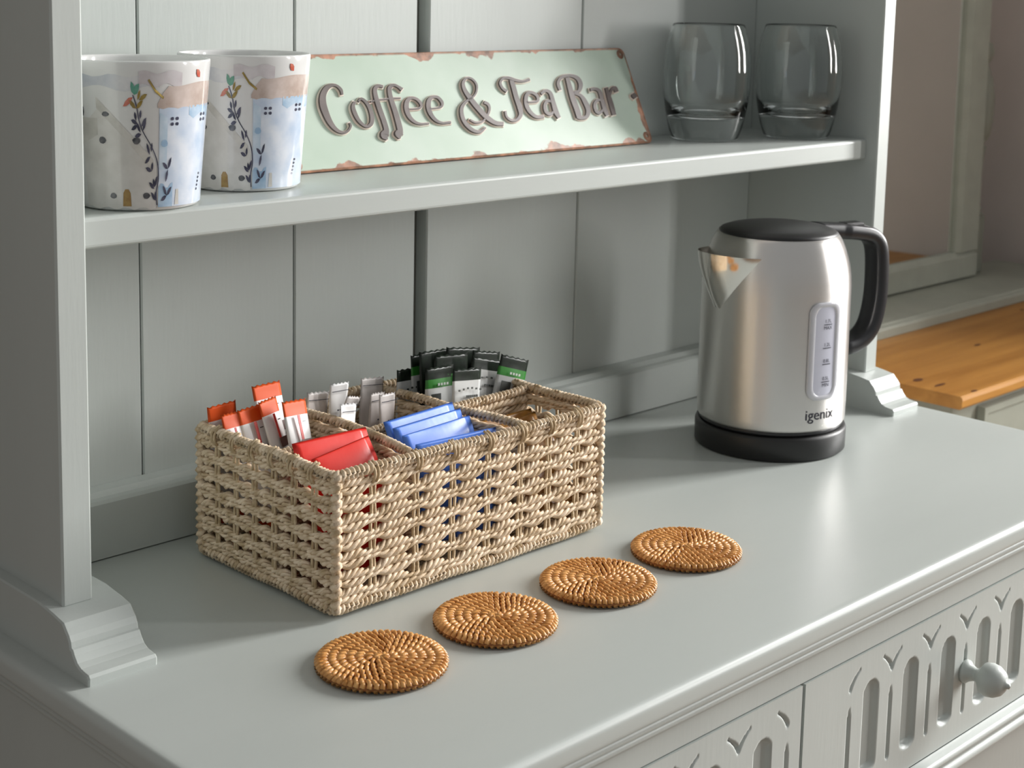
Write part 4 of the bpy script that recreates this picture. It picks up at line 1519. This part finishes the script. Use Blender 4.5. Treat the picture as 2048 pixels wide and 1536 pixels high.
gm = make_glass()
for i, (x, y, lab) in enumerate(((0.3290, -0.0290, 'clear rounded glass tumbler next to the tin sign'),
                                 (0.4400, -0.0720, 'clear rounded glass tumbler next to the dresser side panel'))):
    o = gm if i == 0 else copy_tree(gm)
    o.location = (x, y, SHZ + 0.0003)
    tag(o, lab, 'glass', 'tumblers on the shelf')

# ------------------------------------------------------------------ tin sign
S0 = np.array((-0.2285, -0.0235, SHZ + 0.0006))
EX = np.array((1.0, 0, 0))
EY = np.array((0, 0.0475, 0.0981)) / math.hypot(0.0475, 0.0981)
EN = np.cross(EX, EY)
SM = Matrix(((EX[0], EY[0], EN[0], S0[0]), (EX[1], EY[1], EN[1], S0[1]), (EX[2], EY[2], EN[2], S0[2]), (0, 0, 0, 1)))
sg = empty('tin_sign')
sg.matrix_world = SM
tag(sg, 'rusty mint green tin sign reading Coffee & Tea Bar', 'sign')
m = MB()
rad = 0.007
ol = []
for (cx, cy, a0) in ((SIGN_L - rad, SIGN_H - rad, 0), (rad, SIGN_H - rad, 90), (rad, rad, 180), (SIGN_L - rad, rad, 270)):
    ol += arc(cx, cy, rad, a0, a0 + 90, 6)
n = len(ol)
def sring(k, z):
    return [(SIGN_L / 2 + (p[0] - SIGN_L / 2) * (1 - k / (SIGN_L / 2)), SIGN_H / 2 + (p[1] - SIGN_H / 2) * (1 - k / (SIGN_H / 2)), z) for p in ol]
V = sring(0, 0.0) + sring(0, 0.0012) + sring(0.0008, 0.0019) + sring(0.0022, 0.0012)
F = [(k * n + i, k * n + (i + 1) % n, (k + 1) * n + (i + 1) % n, (k + 1) * n + i) for k in range(3) for i in range(n)]
m.add(V, F + [tuple(range(3 * n, 4 * n)), tuple(range(n))[::-1]])
m.build('plate', TIN, sg)
for (x, y) in ((0.0075, 0.0075), (0.0075, SIGN_H - 0.0075), (SIGN_L - 0.0075, 0.0075), (SIGN_L - 0.0075, SIGN_H - 0.0075)):
    m = MB().lathe([(0.0052, 0.0012), (0.0042, 0.0022), (0.0026, 0.0026), (0.0016, 0.0022), (0.0014, 0.0010), (0, 0.0010)], 16, center=(x, y, 0))
    m.build('nail_hole', RUST, sg)


def cA(x, y):
    return 620 + x / 6.827, 150 + y / 6.827


def cB(x, y):
    return 890 + x / 5.389, 130 + y / 5.389


LET = [
    ('letter_C', cA, 6.827, [[(408, 290, 34), (392, 225, 46), (335, 170, 40), (270, 160, 50), (195, 200, 80), (145, 300, 98), (145, 420, 108), (190, 560, 100), (250, 680, 82), (330, 770, 58), (420, 808, 40), (490, 780, 34), (525, 720, 32), (508, 672, 24)]]),
    ('letter_o', cA, 6.827, [[(578, 385, 40), (556, 450, 60), (580, 540, 66), (640, 650, 55), (730, 722, 40), (800, 690, 60), (815, 600, 66), (785, 480, 60), (730, 390, 50), (665, 345, 40), (628, 385, 30)]]),
    ('letter_f', cA, 6.827, [[(965, 180, 40), (900, 168, 50), (857, 210, 65), (860, 290, 70), (890, 400, 76), (930, 520, 78), (980, 660, 78), (1008, 770, 84), (985, 840, 130), (1020, 905, 26)], [(795, 385, 25), (900, 360, 25), (990, 350, 25)]]),
    ('letter_f', cA, 6.827, [[(1225, 220, 60), (1170, 180, 40), (1110, 158, 45), (1055, 195, 65), (1060, 290, 70), (1090, 400, 76), (1130, 520, 80), (1170, 660, 86), (1195, 770, 92), (1180, 825, 130), (1190, 890, 26)], [(990, 350, 25), (1100, 338, 25), (1205, 335, 22)]]),
    ('letter_e', cA, 6.827, [[(1300, 485, 20), (1400, 482, 22), (1475, 462, 34), (1480, 410, 45), (1420, 348, 45), (1345, 335, 45), (1292, 385, 70), (1285, 480, 76), (1320, 580, 66), (1390, 655, 50), (1480, 688, 36), (1592, 680, 28)]]),
    ('letter_e', cA, 6.827, [[(1600, 480, 20), (1700, 470, 22), (1765, 445, 38), (1768, 390, 50), (1710, 325, 45), (1640, 322, 45), (1592, 370, 70), (1585, 460, 76), (1620, 560, 66), (1690, 640, 50), (1780, 675, 36), (1890, 665, 36)]]),
    ('ampersand', cB, 5.389, [[(605, 650, 46), (520, 640, 52), (420, 575, 62), (330, 480, 62), (250, 380, 60), (190, 290, 50), (170, 210, 40), (210, 155, 26), (270, 170, 26), (315, 230, 26), (310, 310, 24), (270, 365, 24), (200, 410, 32), (155, 480, 45), (160, 570, 50), (200, 650, 50), (270, 715, 45), (350, 735, 35), (412, 690, 20)],
                              [(245, 605, 20), (310, 635, 25), (380, 622, 22), (432, 560, 26), (455, 490, 30), (440, 440, 36), (398, 415, 38)]]),
    ('letter_T', cB, 5.389, [[(640, 300, 36), (595, 265, 32), (570, 210, 32), (600, 160, 32), (660, 155, 36), (740, 180, 36), (820, 190, 28), (887, 170, 30)], [(690, 175, 55), (715, 260, 60), (745, 370, 60), (780, 470, 65), (790, 550, 50), (750, 605, 36), (690, 610, 30), (640, 570, 26), (625, 510, 26)]]),
    ('letter_e', cB, 5.389, [[(850, 415, 20), (930, 412, 22), (975, 395, 34), (965, 345, 40), (910, 312, 36), (862, 325, 42), (845, 390, 52), (860, 470, 52), (910, 540, 46), (970, 575, 40), (1040, 570, 36)]]),
    ('letter_a', cB, 5.389, [[(1008, 325, 35), (1060, 292, 36), (1110, 320, 46), (1140, 420, 56), (1170, 520, 62), (1205, 585, 42)], [(1135, 412, 25), (1080, 402, 36), (1052, 445, 40), (1062, 515, 42), (1110, 545, 38), (1155, 508, 26)]]),
    ('letter_B', cB, 5.389, [[(1290, 150, 50), (1320, 260, 60), (1350, 370, 66), (1390, 480, 68), (1420, 578, 64)], [(1215, 285, 36), (1195, 210, 42), (1230, 148, 36), (1320, 128, 36), (1400, 155, 50), (1435, 220, 56), (1420, 290, 40), (1365, 312, 26)], [(1365, 318, 26), (1440, 345, 42), (1490, 420, 60), (1520, 500, 60), (1500, 570, 46), (1440, 585, 38), (1400, 575, 32)]]),
    ('letter_a', cB, 5.389, [[(1540, 282, 35), (1590, 272, 36), (1640, 300, 46), (1670, 400, 52), (1700, 500, 58), (1725, 560, 42)], [(1665, 396, 25), (1620, 392, 36), (1590, 435, 40), (1600, 502, 42), (1640, 530, 38), (1685, 490, 26)]]),
    ('letter_r', cB, 5.389, [[(1713, 258, 40), (1740, 350, 50), (1770, 450, 56), (1797, 552, 50)], [(1752, 345, 25), (1772, 278, 36), (1808, 262, 46), (1826, 302, 50)]]),
    ('full_stop', cB, 5.389, [[(1998, 322, 40), (2010, 340, 60), (2030, 368, 46)]]),
]


def stroke_mesh(mb, pts, fn, scale, grow, z0, z1, rnd=0.0006):
    S = catmull(pts, 7)
    xy = S[:, :2]
    t = np.gradient(xy, axis=0)
    t /= np.linalg.norm(t, axis=1)[:, None] + 1e-9
    nn = np.stack([-t[:, 1], t[:, 0]], 1)
    w_ = np.maximum(S[:, 2], 8) / 2 + grow
    inv = SM.inverted()
    rows = []
    xyE = xy.copy()
    xyE[0] -= t[0] * grow
    xyE[-1] += t[-1] * grow
    for k in range(len(xy)):
        row = []
        for (f_, z) in ((-1.0, z0), (-1.0, z1 - rnd), (-0.8, z1), (0.8, z1), (1.0, z1 - rnd), (1.0, z0)):
            p = xyE[k] + nn[k] * w_[k] * f_
            q_ = onplane(*fn(*p), S0, EN)
            l_ = inv @ Vector(q_)
            row.append((l_.x, l_.y, z))
        rows.append(row)
    P = np.array(rows)
    mb.grid(P, 0, False)
    for e in (0, -1):
        mb.add(P[e], [tuple(range(6))])


for (nm, fn, sc_, strokes) in LET:
    m = MB()
    for k, st_ in enumerate(strokes):
        stroke_mesh(m, st_, fn, sc_, 0, 0.0012, 0.0040 - 0.00015 * k)
    lo = m.build(nm, LETTER, sg)
    m = MB()
    for k, st_ in enumerate(strokes):
        stroke_mesh(m, st_, fn, sc_, 2.1 * sc_, 0.0010, 0.0028 - 0.0001 * k, 0.0012)
    m.build('cream_outline', CREAM, lo)
